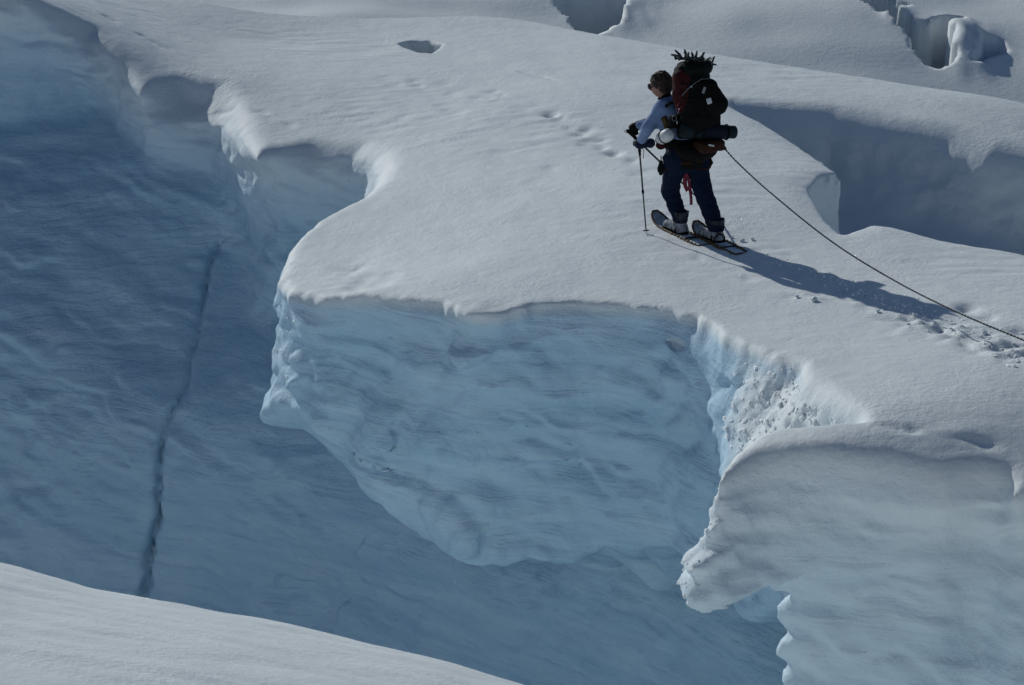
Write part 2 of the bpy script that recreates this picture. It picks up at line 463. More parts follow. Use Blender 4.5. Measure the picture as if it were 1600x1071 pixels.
_A2 = np.zeros((_m + 3, _m + 3)); _A2[:_m, :_m] = _tps(((_dp[:, None, ::2] - _dp[None, :, ::2]) ** 2).sum(-1)) + np.eye(_m) * .3
_A2[:_m, _m] = 1; _A2[:_m, _m + 1:] = _dp[:, ::2]; _A2[_m:, :_m] = _A2[:_m, _m:].T
_w2 = np.linalg.solve(_A2, np.concatenate([_dp[:, 1], np.zeros(3)]))
_zz = np.arange(Z0 - .2, 3, .1)
_xx = np.arange(X0 - .2, X1 + .3, .1)
_gx2, _gz2 = np.meshgrid(_xx, _zz, indexing='ij')
_YE = _w2[_m] + _w2[_m + 1] * _gx2 + _w2[_m + 2] * _gz2
for q in range(_m): _YE = _YE + _w2[q] * _tps((_gx2 - _dp[q, 0]) ** 2 + (_gz2 - _dp[q, 2]) ** 2)
_YE = _YE.astype(np.float32)
def deep_y(x, z):
    u = (x - _xx[0]) / .1; v = (z - _zz[0]) / .1
    iu = np.clip(u.astype(int), 0, len(_xx) - 2); iv = np.clip(v.astype(int), 0, len(_zz) - 2)
    u = u - iu; v = v - iv
    return (_YE[iu, iv] * (1 - u) + _YE[iu + 1, iv] * u) * (1 - v) + (_YE[iu, iv + 1] * (1 - u) + _YE[iu + 1, iv + 1] * u) * v

def glacier_f(i, j, z):
    out = z - T2[i, j]
    sel = np.flatnonzero(~((D2[i, j] < -1.3) & ((UCM[i, j] < .001) | (out > -1.0)) & (~HI[i, j]) & (HB[i, j] > .7) & (HN[i, j] > .7) & (PK[i, j] > .6)) & (out < .25))
    if len(sel): out[sel] = glacier_wall(i[sel], j[sel], z[sel])
    return out

def glacier_wall(i, j, z):
    x, y = gx[i], gy[j]
    t = T2[i, j]; dep = t - z
    q = sstep(.02, .38, dep) * (1 - isN[i, j])
    d = D2j[i, j] * (1 - q) + D2b[i, j] * q
    A, B, D, N = isA[i, j], isB[i, j], isD[i, j], isN[i, j] * sstep(1.7, 1.1, dep)
    # wall relief
    big = perlin(x * .55, y * .55, z * .7)
    mid = perlin(x * 1.6, y * 1.6, z * 2.1)
    tilt = np.where(D > .5, .33, .04)
    stc = z + tilt * x + big * .25
    strat = perlin(x * .35, y * .35, (stc + mid * .10) * 3.1)
    lay = perlin(x * .9, y * .9, (stc + mid * .05) * 7.5)
    bl0 = perlin(x * 1.15 + 9, y * 1.15, z * 1.5 + 4)
    bil = np.abs(bl0) + .45 * np.abs(perlin(x * 2.6 + 3, y * 2.6, z * 3.6 + big))
    sw = stc * 2.6 + .9 * mid + .5 * big
    sw = (sw - np.floor(sw)); sw = np.where(sw < .85, sw / .85, (1 - sw) / .15) - .5
    sw = sw * sstep(-.2, .45, bl0)
    flat = perlin(x * .7 + 5, y * .7, (z + .03 * x) * 3.6 + mid * .25)
    w = big * (.16 * A + .10 * B + .24 * D) + mid * (.06 * A + .03 * B + .05 * D) + (bil - .3) * (.19 * A + .05 * B + .12 * D) + strat * (.06 * A + .03 * B + .07 * D) + lay * (.036 * A + .03 * B + .028 * D) + flat * (.03 * A + .06 * B) - sw * (.10 * A + .09 * B + .08 * D)
    bj = B * RB[i, j] * sstep(.6, .1, np.abs(d)) * sstep(.05, .3, dep)
    k = np.flatnonzero(bj > .01)
    if len(k): w[k] = w[k] + bj[k] * (.05 * perlin(x[k] * 5, y[k] * 5, z[k] * 7) + .03 * perlin(x[k] * 11, y[k] * 11, z[k] * 13))
    w = w * sstep(.02, .5, dep)
    uc = UC[i, j] + big * .30 + mid * .18 + bl0 * .22
    ro = np.clip(dep - uc, 0, 6)
    w = w - UCM[i, j] * 2.6 * ro * ro / (ro + .28)
    w = w + A * .06 * np.clip(dep, 0, 1.5)
    # right block leans out with depth, then breaks back in two steps
    w = w + B * RB[i, j] * (.05 * np.clip(dep, 0, 1.08) + .13 * np.clip(dep, 0, 1.08) ** 2) + B * (.06 * np.clip(dep, 0, 3) - RB[i, j] * (.40 * sstep(1.07, 1.10, dep + .02 * mid) + .14 * sstep(1.12, 1.34, dep) + .14 * sstep(1.35, 1.39, dep)) - .05 * np.clip(dep - 1.5, 0, 3))
    # left wall: hangs over a little, then runs out; long crack
    w = w + D * (-.04 * np.clip(dep, 0, 1.2) )
    s = x - crack_x(z) + .02 * np.sin(z * 9.1 + 1.3 * np.sin(z * 5.3)) + .013 * np.sin(z * 31 + 2 * np.sin(z * 13.7))
    cm = D * (z < _ck[0, 2]) * sstep(_ck[0, 2], _ck[0, 2] - .5, z)
    w = w - cm * .22 * np.where(s < 0, np.clip((s + .30) / .30, 0, 1) ** 5, np.clip(1 - s / .05, 0, 1))
    # notch: tumbled slope
    w = w + N * .55 * np.clip(dep - .12, 0, 1.2)
    k = np.flatnonzero(N > .01)
    if len(k): w[k] = w[k] + N[k] * .05 * perlin(x[k] * 2.2, y[k] * 2.2, z[k] * 3)
    a = z - t; b = d - w
    # deep wall
    ye = deep_y(x, z)
    fe = (ye - y) * .75 - (big * .10 + mid * .04 + (bil - .25) * .10 + strat * .08 + lay * .03 - sw * .06 - cm * .22 * np.where(s < 0, np.clip((s + .30) / .30, 0, 1) ** 5, np.clip(1 - s / .05, 0, 1)))
    k = .25
    hh = np.maximum(k - np.abs(b - fe), 0) / k
    b = np.minimum(b, fe) - hh * hh * k * .25
    k = LIP[i, j] + N * .05
    hh = np.maximum(k - np.abs(a - b), 0) / k
    f = np.maximum(a, b) + hh * hh * k * .25
    # sag hole on the right
    hi = HI[i, j]; hb = HB[i, j]; hn = HN[i, j]
    sn = np.where(hi, 1.0, -1.0)
    back = sn * hb - .28 * dep + (.16 * big + (bil - .25) * .16 + .06 * mid) * sstep(.05, .8, dep)
    m = np.where(hi, np.minimum(back, hn + .06 * dep + .04 * mid - .02), -np.minimum(hb, hn) - .25 * dep * (hb < hn))
    fl = z - t + 1.15 + .12 * big
    k = .7
    hh = np.maximum(k - np.abs(m - fl), 0) / k
    m = np.minimum(m, fl) - hh * hh * k * .25
    k = .45
    hh = np.maximum(k - np.abs(f - m), 0) / k
    f = np.maximum(f, m) + hh * hh * k * .25 * np.where(hb < hn, 1.0, .35)
    pm = np.where(PI_[i, j], 1.0, -1.0) * PK[i, j] - .12 * dep
    pm = np.where(dep < .9, pm, -1)
    f = np.maximum(f, pm)
    f = np.minimum(f, z + 6.6 - .3 * big)
    return f.astype(np.float32)

# coarse pass, then only the cells near the surface
ci, cj = np.meshgrid(np.arange(0, nx, 4), np.arange(0, ny, 4), indexing='ij')
C = np.empty((nx // 4, ny // 4, nz // 4), np.float32)
for kk in range(nz // 4):
    C[:, :, kk] = glacier_f(ci.ravel(), cj.ravel(), np.full(ci.size, gz[kk * 4], np.float32)).reshape(ci.shape)
near = np.abs(C) < 0.10
neg = np.pad((C < 0).astype(np.uint8), ((0, 1),) * 3, mode='edge')
cn = np.zeros(C.shape, np.uint8)
for a in (0, 1):
    for b in (0, 1):
        for c in (0, 1): cn += neg[a:a + C.shape[0], b:b + C.shape[1], c:c + C.shape[2]]
near |= (cn > 0) & (cn < 8)
F = np.empty((nx, ny, nz), np.float32)
up = np.where(C < 0, np.float32(-1), np.float32(1))
F[:] = np.repeat(np.repeat(np.repeat(up, 4, 0), 4, 1), 4, 2)
bi, bj, bk = np.nonzero(near)
o = np.arange(4)
oi, oj, ok = [q.ravel() for q in np.meshgrid(o, o, o, indexing='ij')]
for s in range(0, len(bi), 8000):
    e = slice(s, s + 8000)
    I = (bi[e, None] * 4 + oi).ravel(); J = (bj[e, None] * 4 + oj).ravel(); K_ = (bk[e, None] * 4 + ok).ravel()
    F[I, J, K_] = glacier_f(I, J, gz[K_])
V, Q = surface_nets(F, (X0, Y0, Z0), (HX, HY, HZ))
del F, C
# finer relief pushed along the normal
N = vert_normals(V, Q)
ii = np.clip(((V[:, 0] - X0) / HX).astype(int), 0, nx - 1); jj = np.clip(((V[:, 1] - Y0) / HY).astype(int), 0, ny - 1)
dep = T2[ii, jj] - V[:, 2]
wall = sstep(.12, .45, dep) * sstep(.85, .45, N[:, 2])
steep = sstep(.03, .16, dep) * sstep(.85, .5, N[:, 2])
rub = isN[ii, jj] * sstep(.05, .25, dep) * sstep(.95, .6, dep)
lump = perlin(V[:, 0] * 7, V[:, 1] * 7, V[:, 2] * 9)
disp = wall * (.020 * perlin(V[:, 0] * 4, V[:, 1] * 4, V[:, 2] * 6) + .010 * perlin(V[:, 0] * 9, V[:, 1] * 9, V[:, 2] * 14))
flute = perlin(V[:, 0] * 16, V[:, 1] * 16, V[:, 2] * 2.5) * sstep(.45, .2, dep)
disp += rub * (.016 * lump + .034 * flute + .03 * np.abs(perlin(V[:, 0] * 5, V[:, 1] * 5, V[:, 2] * 11)) + .016 * perlin(V[:, 0] * 17, V[:, 1] * 17, V[:, 2] * 19))
V = V + N * disp[:, None]
_rs = np.flatnonzero((rub > .06) & (N[:, 2] > -.1)); RUB_P, RUB_N, RUB_W = V[_rs], N[_rs], rub[_rs]
_ad = np.abs(D2[ii, jj]); _nose = (isA[ii, jj] > .6) & (V[:, 0] < pA0[0] + .35) & (_ad < .35) & (dep > .2) & (dep < 1.1) & (N[:, 2] > -.3)
_bed = (isB[ii, jj] > .6) & (RB[ii, jj] > .93) & (_ad < .5) & (dep > .05) & (dep < 1.05) & (N[:, 0] < -.45)
_rim = (isA[ii, jj] > .6) & (_ad < .10) & (dep < .08) & (V[:, 0] > pA0[0] + .3)
EDGE = [(V[m_], N[m_]) for m_ in (_nose, _bed, _rim)]
me = fast_mesh('glacier_slope', V, Q)
hol = HI[ii, jj] | (HB[ii, jj] < .5) | (HN[ii, jj] < .5) | (PK[ii, jj] < .5)
ice = np.clip(np.maximum(steep, sstep(.2, .45, dep)) * (1 - .8 * rub) * (isA[ii, jj] * sstep(-.9, .5, dep) + isB[ii, jj] * .62 * sstep(-.6, 1.6, dep) + isD[ii, jj] * sstep(-.4, 1.4, dep)), 0, 1).astype(np.float32)
ice[hol] *= .12
at_ = me.attributes.new('ice', 'FLOAT', 'POINT'); at_.data.foreach_set('value', ice)
link('glacier_slope', me, M_glacier)['kind'] = 'structure'

# ---------------------------------------------------------------- near bank (bottom left), far slope, wide glacier
xs = np.arange(-24, 24.01, .06 if True else .2); ys = np.concatenate([np.arange(-30, 8, .5), np.arange(8, 18.6, .06)])
xs = np.concatenate([np.arange(-24, -6, .4), np.arange(-6, 5, .06), np.arange(5, 24, .4)])
BX, BY = np.meshgrid(xs, ys, indexing='ij')
dm = np.interp(BX, [-8, -2.73, -2.25, -1.87, -1.36, -.82, -.34, .1, 4, 10], [.33, .4125, .4225, .4277, .4345, .4437, .4525, .463, .56, .66])
yc = np.maximum(BY, .5)
BZ = ZC - yc * (dm + .0035 * (yc - 14) ** 2)
BZ = np.minimum(BZ, 6.2 - .1 * np.abs(BY - 3)) * .5 + BZ * .5
BZ = np.where(BY < 7, np.minimum(BZ, ZC - 1.75), BZ)
BZ += (perlin(BX * .5, BY * .5, 2.0) * .02 + perlin(BX * 3, BY * 3, 6.0) * .007 + np.abs(perlin(BX * 1.2 + BY * .4, BY * 3.2, 4.0)) * .02 + perlin(BX * 8, BY * 8, 3.0) * .002)
BZ = np.where(BY > 17.3, BZ - (BY - 17.3) * 7.0, BZ)
link('near_snow_bank', grid_mesh('near_snow_bank', BX, BY, BZ), M_bank)['kind'] = 'structure'

xs = np.concatenate([np.arange(-60, -6, 1.0), np.arange(-6, 18, .09), np.arange(18, 90, 1.0)])
ys = np.concatenate([np.arange(42, 55, .5), np.arange(55, 75, .09), np.arange(75, 160, 1.5)])
FX, FY = np.meshgrid(xs, ys, indexing='ij')
def far_z(x, y): return -5.2 + .13 * (y - 60) + .0 * x
FZ = far_z(FX, FY) + perlin(FX * .16, FY * .13, 1.1) * .5 + perlin(FX * .5, FY * .5, 4.1) * .07
FICE = np.zeros_like(FZ)
for (px, py, rx, ry, h_) in [(1512, 62, .6, 1.2, .28), (1500, 78, .5, 1.0, .2), (1400, 28, .25, .6, .25), (975, 8, .7, 1.2, .12)]:
    c = hit(px, py, far_z); FZ = FZ + h_ * np.exp(-((FX - c[0]) / rx) ** 2 - ((FY - c[1]) / ry) ** 2) * (1 + .5 * perlin(FX * 3, FY * 1.2, 2.2))
def far_hole(pts, dp, w=.16):
    global FZ, FICE
    P = np.array([hit(a, b, far_z)[:2] for a, b in pts])
    d = poly_dist(np.concatenate([P, P[:1]]), FX, FY); d[inside(P, FX, FY)] *= -1
    d = d + perlin(FX * 1.1, FY * 1.1, 3.3) * .22 + perlin(FX * 3.5, FY * 3.5, 5.3) * .07
    q = sstep(w, -w, d); FZ = FZ - dp * q; FICE = np.maximum(FICE, q)
far_hole([(1405, 33), (1425, 50), (1440, 66), (1450, 86), (1461, 98), (1479, 89), (1481, 62), (1478, 46), (1499, 30), (1470, 36), (1455, 41), (1430, 39)], 5.0)
far_hole([(1320, -6), (1355, 10), (1390, 26), (1398, 12), (1386, 4), (1350, -4)], 4.0)
far_hole([(1530, 92), (1536, 62), (1556, 64), (1568, 71), (1550, 82)], 1.2)
far_hole([(876, -18), (905, 22), (930, 36), (955, 24), (968, 8), (975, -18)], 5.0)
me = grid_mesh('far_snow_slope', FX, FY, FZ)
at_ = me.attributes.new('ice', 'FLOAT', 'POINT'); at_.data.foreach_set('value', FICE.astype(np.float32).ravel())
link('far_snow_slope', me, M_glacier)['kind'] = 'structure'

bm = bmesh.new()
for (x, y) in ((-3000, -3000), (3000, -3000), (3000, 3000), (-3000, 3000)): bm.verts.new((x, y, -7.6))
bm.faces.new(bm.verts[:])
me = bpy.data.meshes.new('glacier_plain'); bm.to_mesh(me); bm.free()
link('glacier_plain', me, M_far)['kind'] = 'structure'

# ================================================================ things
def simple_mat(name, c, rough=.8, metal=0.0, var=.25, scale=30, bump=.25, sheen=0.0, spec=.3):
    m, nt, b = new_mat(name)
    L = nt.links.new
    tc = nt.nodes.new('ShaderNodeTexCoord')
    n = nt.nodes.new('ShaderNodeTexNoise'); n.inputs['Scale'].default_value = scale; n.inputs['Detail'].default_value = 4
    L(tc.outputs['Object'], n.inputs['Vector'])
    r = nt.nodes.new('ShaderNodeValToRGB'); L(n.outputs['Fac'], r.inputs[0])
    r.color_ramp.elements[0].position = .3; r.color_ramp.elements[1].position = .7
    r.color_ramp.elements[0].color = (*[v * (1 - var) for v in c], 1); r.color_ramp.elements[1].color = (*[min(1, v * (1 + var)) for v in c], 1)
    L(r.outputs[0], b.inputs['Base Color'])
    b.inputs['Roughness'].default_value = rough; b.inputs['Metallic'].default_value = metal
    b.inputs['Specular IOR Level'].default_value = spec
    if sheen: b.inputs['Sheen Weight'].default_value = sheen
    if bump:
        bp = nt.nodes.new('ShaderNodeBump'); bp.inputs['Strength'].default_value = bump; bp.inputs['Distance'].default_value = .004
        L(n.outputs['Fac'], bp.inputs['Height']); L(bp.outputs[0], b.inputs['Normal'])
    return m

MAT = dict(
    skin=simple_mat('skin', (.30, .16, .11), .6), hair=simple_mat('brown_hair', (.026, .015, .009), .7, var=.5, scale=60, bump=.8),
    shirt=simple_mat('light_blue_cotton', (.17, .24, .40), .9, var=.08), jeans=simple_mat('dark_denim', (.007, .014, .034), .95, var=.3, scale=60, spec=.1),
    navy=simple_mat('navy_wool', (.010, .018, .042), .95, scale=120, bump=.6), black=simple_mat('black_nylon', (.003, .0035, .003), .85, scale=40, spec=.15),
    dgreen=simple_mat('dark_green_nylon', (.0035, .006, .005), .85, spec=.15), red=simple_mat('dark_red_nylon', (.035, .005, .006), .8, scale=25, var=.5, spec=.15),
    orange=simple_mat('rust_orange_nylon', (.032, .011, .006), .8, spec=.15), teal=simple_mat('teal_foam', (.006, .016, .020), .85, scale=50),
    navyroll=simple_mat('navy_nylon', (.006, .009, .018), .75, spec=.15), white=simple_mat('off_white_plastic', (.55, .56, .56), .5, var=.06),
    pink=simple_mat('faded_red_webbing', (.20, .03, .055), .85), metal=simple_mat('worn_steel', (.45, .46, .47), .32, 1.0, bump=.1),
    alu=simple_mat('grey_aluminium', (.16, .18, .20), .4, .9), dark_metal=simple_mat('dark_steel', (.05, .06, .06), .45, .8),
    yellow=simple_mat('amber_varnished_frame', (.16, .09, .02), .4, var=.3, spec=.5), deck=simple_mat('snow_dusted_decking', (.42, .44, .47), .85, var=.5, scale=14),
    boot=simple_mat('grey_leather_with_snow', (.22, .23, .25), .8, var=.8, scale=22), gaiter=simple_mat('frosted_gaiter', (.035, .04, .055), .85, var=.9, scale=18),
    lens=simple_mat('dark_lens', (.01, .012, .02), .08, spec=.8, bump=0), rope=simple_mat('dark_rope', (.05, .05, .05), .85, scale=200, var=.5),
    brown=simple_mat('brown_leather', (.09, .05, .02), .7), snowclod=M_glacier)

_gt = T2.copy()
def ground(x, y):
    u = (x - X0) / HX; v = (y - Y0) / HY
    i = int(min(max(u, 0), nx - 2)); j = int(min(max(v, 0), ny - 2)); u -= i; v -= j
    return float((_gt[i, j] * (1 - u) + _gt[i + 1, j] * u) * (1 - v) + (_gt[i, j + 1] * (1 - u) + _gt[i + 1, j + 1] * u) * v)
def on_snow(px, py, dz=0.0):
    z = 0.0
    for _ in range(20):
        p = at_z(px, py, z + dz); z = .5 * z + .5 * ground(p[0], p[1])
    return at_z(px, py, z + dz)
FOOT = on_snow(1110, 372)
YS = FOOT[1]
def P(px, py, dy=0.0): return at_y(px, py, YS + dy)

def thing(name, base, label, cat, group=None):
    o = bpy.data.objects.new(name, None); col.objects.link(o)
    o.location = base; o.empty_display_size = .1
    return set_props(o, label, cat, group)
def world_loc(o):
    v = np.array(o.location, float)
    while o.parent is not None:
        o = o.parent; v = v + np.array(o.location)
    return v
def put(name, V, Q, mat, parent, smooth=True):
    """a part: vertices given in world space, stored relative to its parent"""
    V = np.asarray(V, float)
    if parent is not None: V = V - world_loc(parent)
    if isinstance(Q, np.ndarray) and Q.ndim == 2: me = fast_mesh(name, V, Q, smooth)
    else:
        me = bpy.data.meshes.new(name); me.from_pydata([tuple(v) for v in V], [], [tuple(map(int, q)) for q in Q]); me.update()
        me.polygons.foreach_set('use_smooth', [smooth] * len(me.polygons))
    return link(name, me, mat, parent)

# --- small mesh builders (world space)
def frame_for(d):
    d = d / (np.linalg.norm(d) + 1e-12)
    a = np.array([0, 0, 1.0]) if abs(d[2]) < .9 else np.array([1.0, 0, 0])
    u = np.cross(d, a); u /= np.linalg.norm(u)
    return u, np.cross(d, u)
def tube(pts, rad, n=8, closed=False):
    pts = [np.asarray(p, float) for p in pts]; m = len(pts)
    rad = [rad] * m if np.isscalar(rad) else rad
    V, Q = [], []
    u = None
    for k in range(m):
        a = pts[(k - 1) % m] if closed or k > 0 else pts[k]; b = pts[(k + 1) % m] if closed or k < m - 1 else pts[k]
        d = b - a; d /= np.linalg.norm(d) + 1e-12
        if u is None: u, v = frame_for(d)
        else:
            u = u - d * (u @ d); u /= np.linalg.norm(u) + 1e-12; v = np.cross(d, u)
        for q in range(n):
            t = 2 * math.pi * q / n
            V.append(pts[k] + rad[k] * (math.cos(t) * u + math.sin(t) * v))
    for k in range(m if closed else m - 1):
        for q in range(n):
            a = k * n + q; b = k * n + (q + 1) % n; k2 = (k + 1) % m
            Q.append((a, b, k2 * n + (q + 1) % n, k2 * n + q))
    if not closed:
        Q.append(tuple(range(n - 1, -1, -1))); Q.append(tuple((m - 1) * n + q for q in range(n)))
    return V, Q
def join(*parts):
    V, Q = [], []
    for v, q in parts:
        o = len(V); V += list(v); Q += [tuple(i + o for i in f) for f in q]
    return V, Q
def lathe(a, b, prof, n=20):
    """profile [(t along a->b, radius)]"""
    a = np.asarray(a, float); b = np.asarray(b, float)
    pts = [a + (b - a) * t for t, r in prof]; d = b - a; u, v = frame_for(d)
    V = []; Q = []
    for p, (t, r) in zip(pts, prof):
        for q in range(n):
            th = 2 * math.pi * q / n
            V.append(p + r * (math.cos(th) * u + math.sin(th) * v))
    for k in range(len(prof) - 1):
        for q in range(n):
            Q.append((k * n + q, k * n + (q + 1) % n, (k + 1) * n + (q + 1) % n, (k + 1) * n + q))
    Q.append(tuple(range(n - 1, -1, -1))); Q.append(tuple((len(prof) - 1) * n + q for q in range(n)))
    return V, Q
def slab(c, ax, half, bev=.15):
    """bevelled box: centre, 3 axes, half sizes"""
    bm = bmesh.new(); bmesh.ops.create_cube(bm, size=2)
    bmesh.ops.bevel(bm, geom=bm.edges[:], offset=bev, segments=2, profile=.7, affect='EDGES')
    ax = [np.asarray(a, float) / np.linalg.norm(a) for a in ax]
    V = [np.asarray(c, float) + sum(ax[k] * v.co[k] * half[k] for k in range(3)) for v in bm.verts]
    bm.verts.index_update()
    Q = [tuple(v.index for v in f.verts) for f in bm.faces]; bm.free()
    return V, Q

# --- blobs as distance fields
def d_cap(X, a, b, ra, rb):
    a = np.asarray(a, np.float32); b = np.asarray(b, np.float32); e = b - a
    t = np.clip(((X - a) @ e) / (e @ e + 1e-9), 0, 1)
    return np.linalg.norm(X - a - t[..., None] * e, axis=-1) - (ra + (rb - ra) * t)
def d_ell(X, c, ax, r):
    ax = np.stack([np.asarray(a, float) / np.linalg.norm(a) for a in ax]).astype(np.float32)
    L = (X - np.asarray(c, np.float32)) @ ax.T / np.asarray(r, np.float32)
    n = np.linalg.norm(L, axis=-1)
    return (n - 1) * min(r)
def d_box(X, c, ax, h, rnd):
    ax = np.stack([np.asarray(a, float) / np.linalg.norm(a) for a in ax]).astype(np.float32)
    L = np.abs((X - np.asarray(c, np.float32)) @ ax.T) - (np.asarray(h, np.float32) - rnd)
    return np.linalg.norm(np.maximum(L, 0), axis=-1) + np.minimum(L.max(-1), 0) - rnd
def smin(a, b, k):
    h = np.maximum(k - np.abs(a - b), 0) / k
    return np.minimum(a, b) - h * h * k * .25
def blob_mesh(fn, lo, hi, h=.011):
    lo = np.minimum(lo, hi); hi = np.maximum(lo, hi)
    n = np.ceil((np.asarray(hi) - lo) / h).astype(int) + 1
    g = np.stack(np.meshgrid(*[lo[k] + h * np.arange(n[k]) for k in range(3)], indexing='ij'), -1).astype(np.float32)
    return surface_nets(fn(g).astype(np.float32), lo, (h, h, h))
def bounds(pts, pad):
    p = np.array(pts); return p.min(0) - pad, p.max(0) + pad
def wrinkle(V, Q, amp, f=(14, 14, 14), seed=0.0):
    N = vert_normals(V, Q)
    return V + N * (amp * (perlin(V[:, 0] * f[0] + seed, V[:, 1] * f[1], V[:, 2] * f[2]) + .5 * perlin(V[:, 0] * f[0] * 2.1, V[:, 1] * f[1] * 2.1, V[:, 2] * f[2] * 2.1 + seed)))[:, None]

FW = np.array([-.60, .80, 0]); RT = np.array([.80, .60, 0]); UP = np.array([0, 0, 1.0])   # the walker's forward, right, up

# ---------------------------------------------------------------- person
J = dict(hip=P(1072, 244, .17), lhip=P(1056, 250, .12), rhip=P(1089, 250, .26), lknee=P(1047, 297, .33), lank=P(1061, 349, .33),
         rknee=P(1098, 298, .10), rank=P(1116, 360, .06), waist=P(1064, 222, .22), chest=P(1052, 187, .31), neckb=P(1046, 163, .38), neck=P(1038, 152, .42),
         head=P(1031, 133, .45), lsh=P(1036, 169, .27), rsh=P(1062, 167, .52), lelb=P(1012, 200, .22), lwr=P(1003, 219, .40), lhand=P(1001, 224, .44),
         relb=P(1030, 192, .80), rwr=P(1000, 196, .90), rhand=P(992, 200, .93))
lfoot = on_snow(1059, 361, .015); rfoot = on_snow(1115, 374, .015)
J['lank'] = lfoot + UP * .13 - FW * .04; J['rank'] = rfoot + UP * .13 - FW * .04
base = (lfoot + rfoot) / 2 - UP * .03

HF = np.array([-.86, .42, -.28]); HF /= np.linalg.norm(HF)          # the way the face looks
HR = np.cross(HF, UP); HR /= np.linalg.norm(HR); HU = np.cross(HR, HF)
hc = J['head']
def body_f(X):
    j = J
    f = d_cap(X, j['hip'], j['waist'], .13, .12)
    f = smin(f, d_cap(X, j['waist'], j['chest'], .12, .14), .08)
    f = smin(f, d_cap(X, j['lsh'], j['rsh'], .06, .06), .12)
    f = smin(f, d_cap(X, j['chest'], j['neckb'], .13, .065), .08)
    f = smin(f, d_cap(X, j['neckb'], hc - HU * .08, .058, .055), .04)
    for s_ in 'lr':
        f = smin(f, d_cap(X, j[s_ + 'sh'], j[s_ + 'elb'], .05, .042), .04)
        f = smin(f, d_cap(X, j[s_ + 'elb'], j[s_ + 'wr'], .042, .03), .02)
        f = smin(f, d_cap(X, j[s_ + 'wr'], j[s_ + 'hand'], .03, .032), .02)
        f = smin(f, d_cap(X, j[s_ + 'hip'], j[s_ + 'knee'], .085, .058), .06)
        f = smin(f, d_cap(X, j[s_ + 'knee'], j[s_ + 'ank'], .055, .04), .03)
    ax = (HF, HR, HU)
    h = d_ell(X, hc + HU * .02 - HF * .008, ax, (.098, .077, .10))
    h = smin(h, d_ell(X, hc + HF * .028 - HU * .055, ax, (.062, .056, .062)), .04)      # jaw
    h = smin(h, d_cap(X, hc + HF * .085 + HU * .005, hc + HF * .112 - HU * .03, .011, .016), .02)   # nose
    h = smin(h, d_cap(X, hc + HF * .088 + HU * .03 - HR * .03, hc + HF * .088 + HU * .03 + HR * .03, .012, .012), .02)   # brow
    h = smin(h, d_cap(X, hc + HF * .088 - HU * .062 - HR * .02, hc + HF * .088 - HU * .062 + HR * .02, .008, .008), .012)   # lips
    for sd in (-1, 1):
        h = np.minimum(h, d_ell(X, hc + HR * .08 * sd - HU * .0 - HF * .012, ax, (.022, .010, .034)))
    return smin(f, h, .03)
lo, hi = bounds(list(J.values()), .17)
V, Q = blob_mesh(body_f, lo, hi, .0105)
person = bpy.data.objects.new('person', None); col.objects.link(person)
person.location = base
set_props(person, 'walker in light blue shirt and dark jeans under a huge rucksack, leaning on poles', 'person')
put('body', V, Q, MAT['skin'], person)

# hair: curly cap with an uneven edge
def hair_f(X):
    ax = (HF, HR, HU)
    f = d_ell(X, hc + HU * .034 - HF * .026, ax, (.118, .100, .112))
    f = smin(f, d_ell(X, hc - HU * .03 - HF * .06, ax, (.07, .085, .09)), .03)
    L = X - hc.astype(np.float32)
    face = (L @ HF.astype(np.float32)) * .9 - (L @ HU.astype(np.float32)) * .75 - .030
    f = np.maximum(f, face)
    n = perlin(X[..., 0] * 26, X[..., 1] * 26, X[..., 2] * 26) * .011 + perlin(X[..., 0] * 55, X[..., 1] * 55, X[..., 2] * 55) * .006
    return f + n
V, Q = blob_mesh(hair_f, hc - .2, hc + .2, .006)
put('hair', V, Q, MAT['hair'], person)

# glacier glasses with a strap
gl = bpy.data.objects.new('sunglasses', None); col.objects.link(gl); gl.parent = person
parts = []
for sd in (-1, 1):
    c = hc + HF * .10 + HU * .008 + HR * .034 * sd
    V, Q = lathe(c - HF * .006, c + HF * .006, [(0, .027), (.5, .029), (1, .024)], 14)
    put('lens', V, Q, MAT['lens'], gl)
    parts.append(tube([c + (HF * .008) + .028 * (math.cos(t) * HR + math.sin(t) * HU) for t in np.linspace(0, 2 * math.pi, 16)[:-1]], .004, 6, True))
    parts.append(tube([c + HR * .028 * sd, hc + HR * .088 * sd + HU * .012 + HF * .03, hc + HR * .09 * sd + HU * .008 - HF * .02, hc - HF * .115 + HU * .0 + HR * .03 * sd], [.005, .006, .006, .006], 6))
parts.append(tube([hc + HF * .108 + HR * .01, hc + HF * .112 + HU * .012, hc + HF * .108 - HR * .01], .003, 6))
put('frame', *join(*parts), MAT['navy'], gl)

def shirt_f(X):
    j = J
    f = d_cap(X, j['hip'] + UP * .06, j['waist'], .155, .145)
    f = smin(f, d_cap(X, j['waist'], j['chest'], .145, .165), .08)
    f = smin(f, d_cap(X, j['lsh'], j['rsh'], .085, .085), .12)
    f = smin(f, d_cap(X, j['chest'], j['neckb'], .15, .085), .08)
    for s_ in 'lr':
        f = smin(f, d_cap(X, j[s_ + 'sh'], j[s_ + 'elb'], .082, .066), .05)
        f = smin(f, d_cap(X, j[s_ + 'elb'], j[s_ + 'wr'], .066, .050), .02)
    f = np.maximum(f, -d_cap(X, j['neckb'], hc, .064, .08))
    for s_ in 'lr': f = np.maximum(f, -d_ell(X, j[s_ + 'hand'], (FW, RT, UP), (.06, .06, .06)))
    return f
V, Q = blob_mesh(shirt_f, *bounds([J[k] for k in ('hip', 'chest', 'neckb', 'lsh', 'rsh', 'lelb', 'lwr', 'relb', 'rwr')], .2), .012)
put('shirt', wrinkle(V, Q, .006, (9, 9, 16)), Q, MAT['shirt'], person)
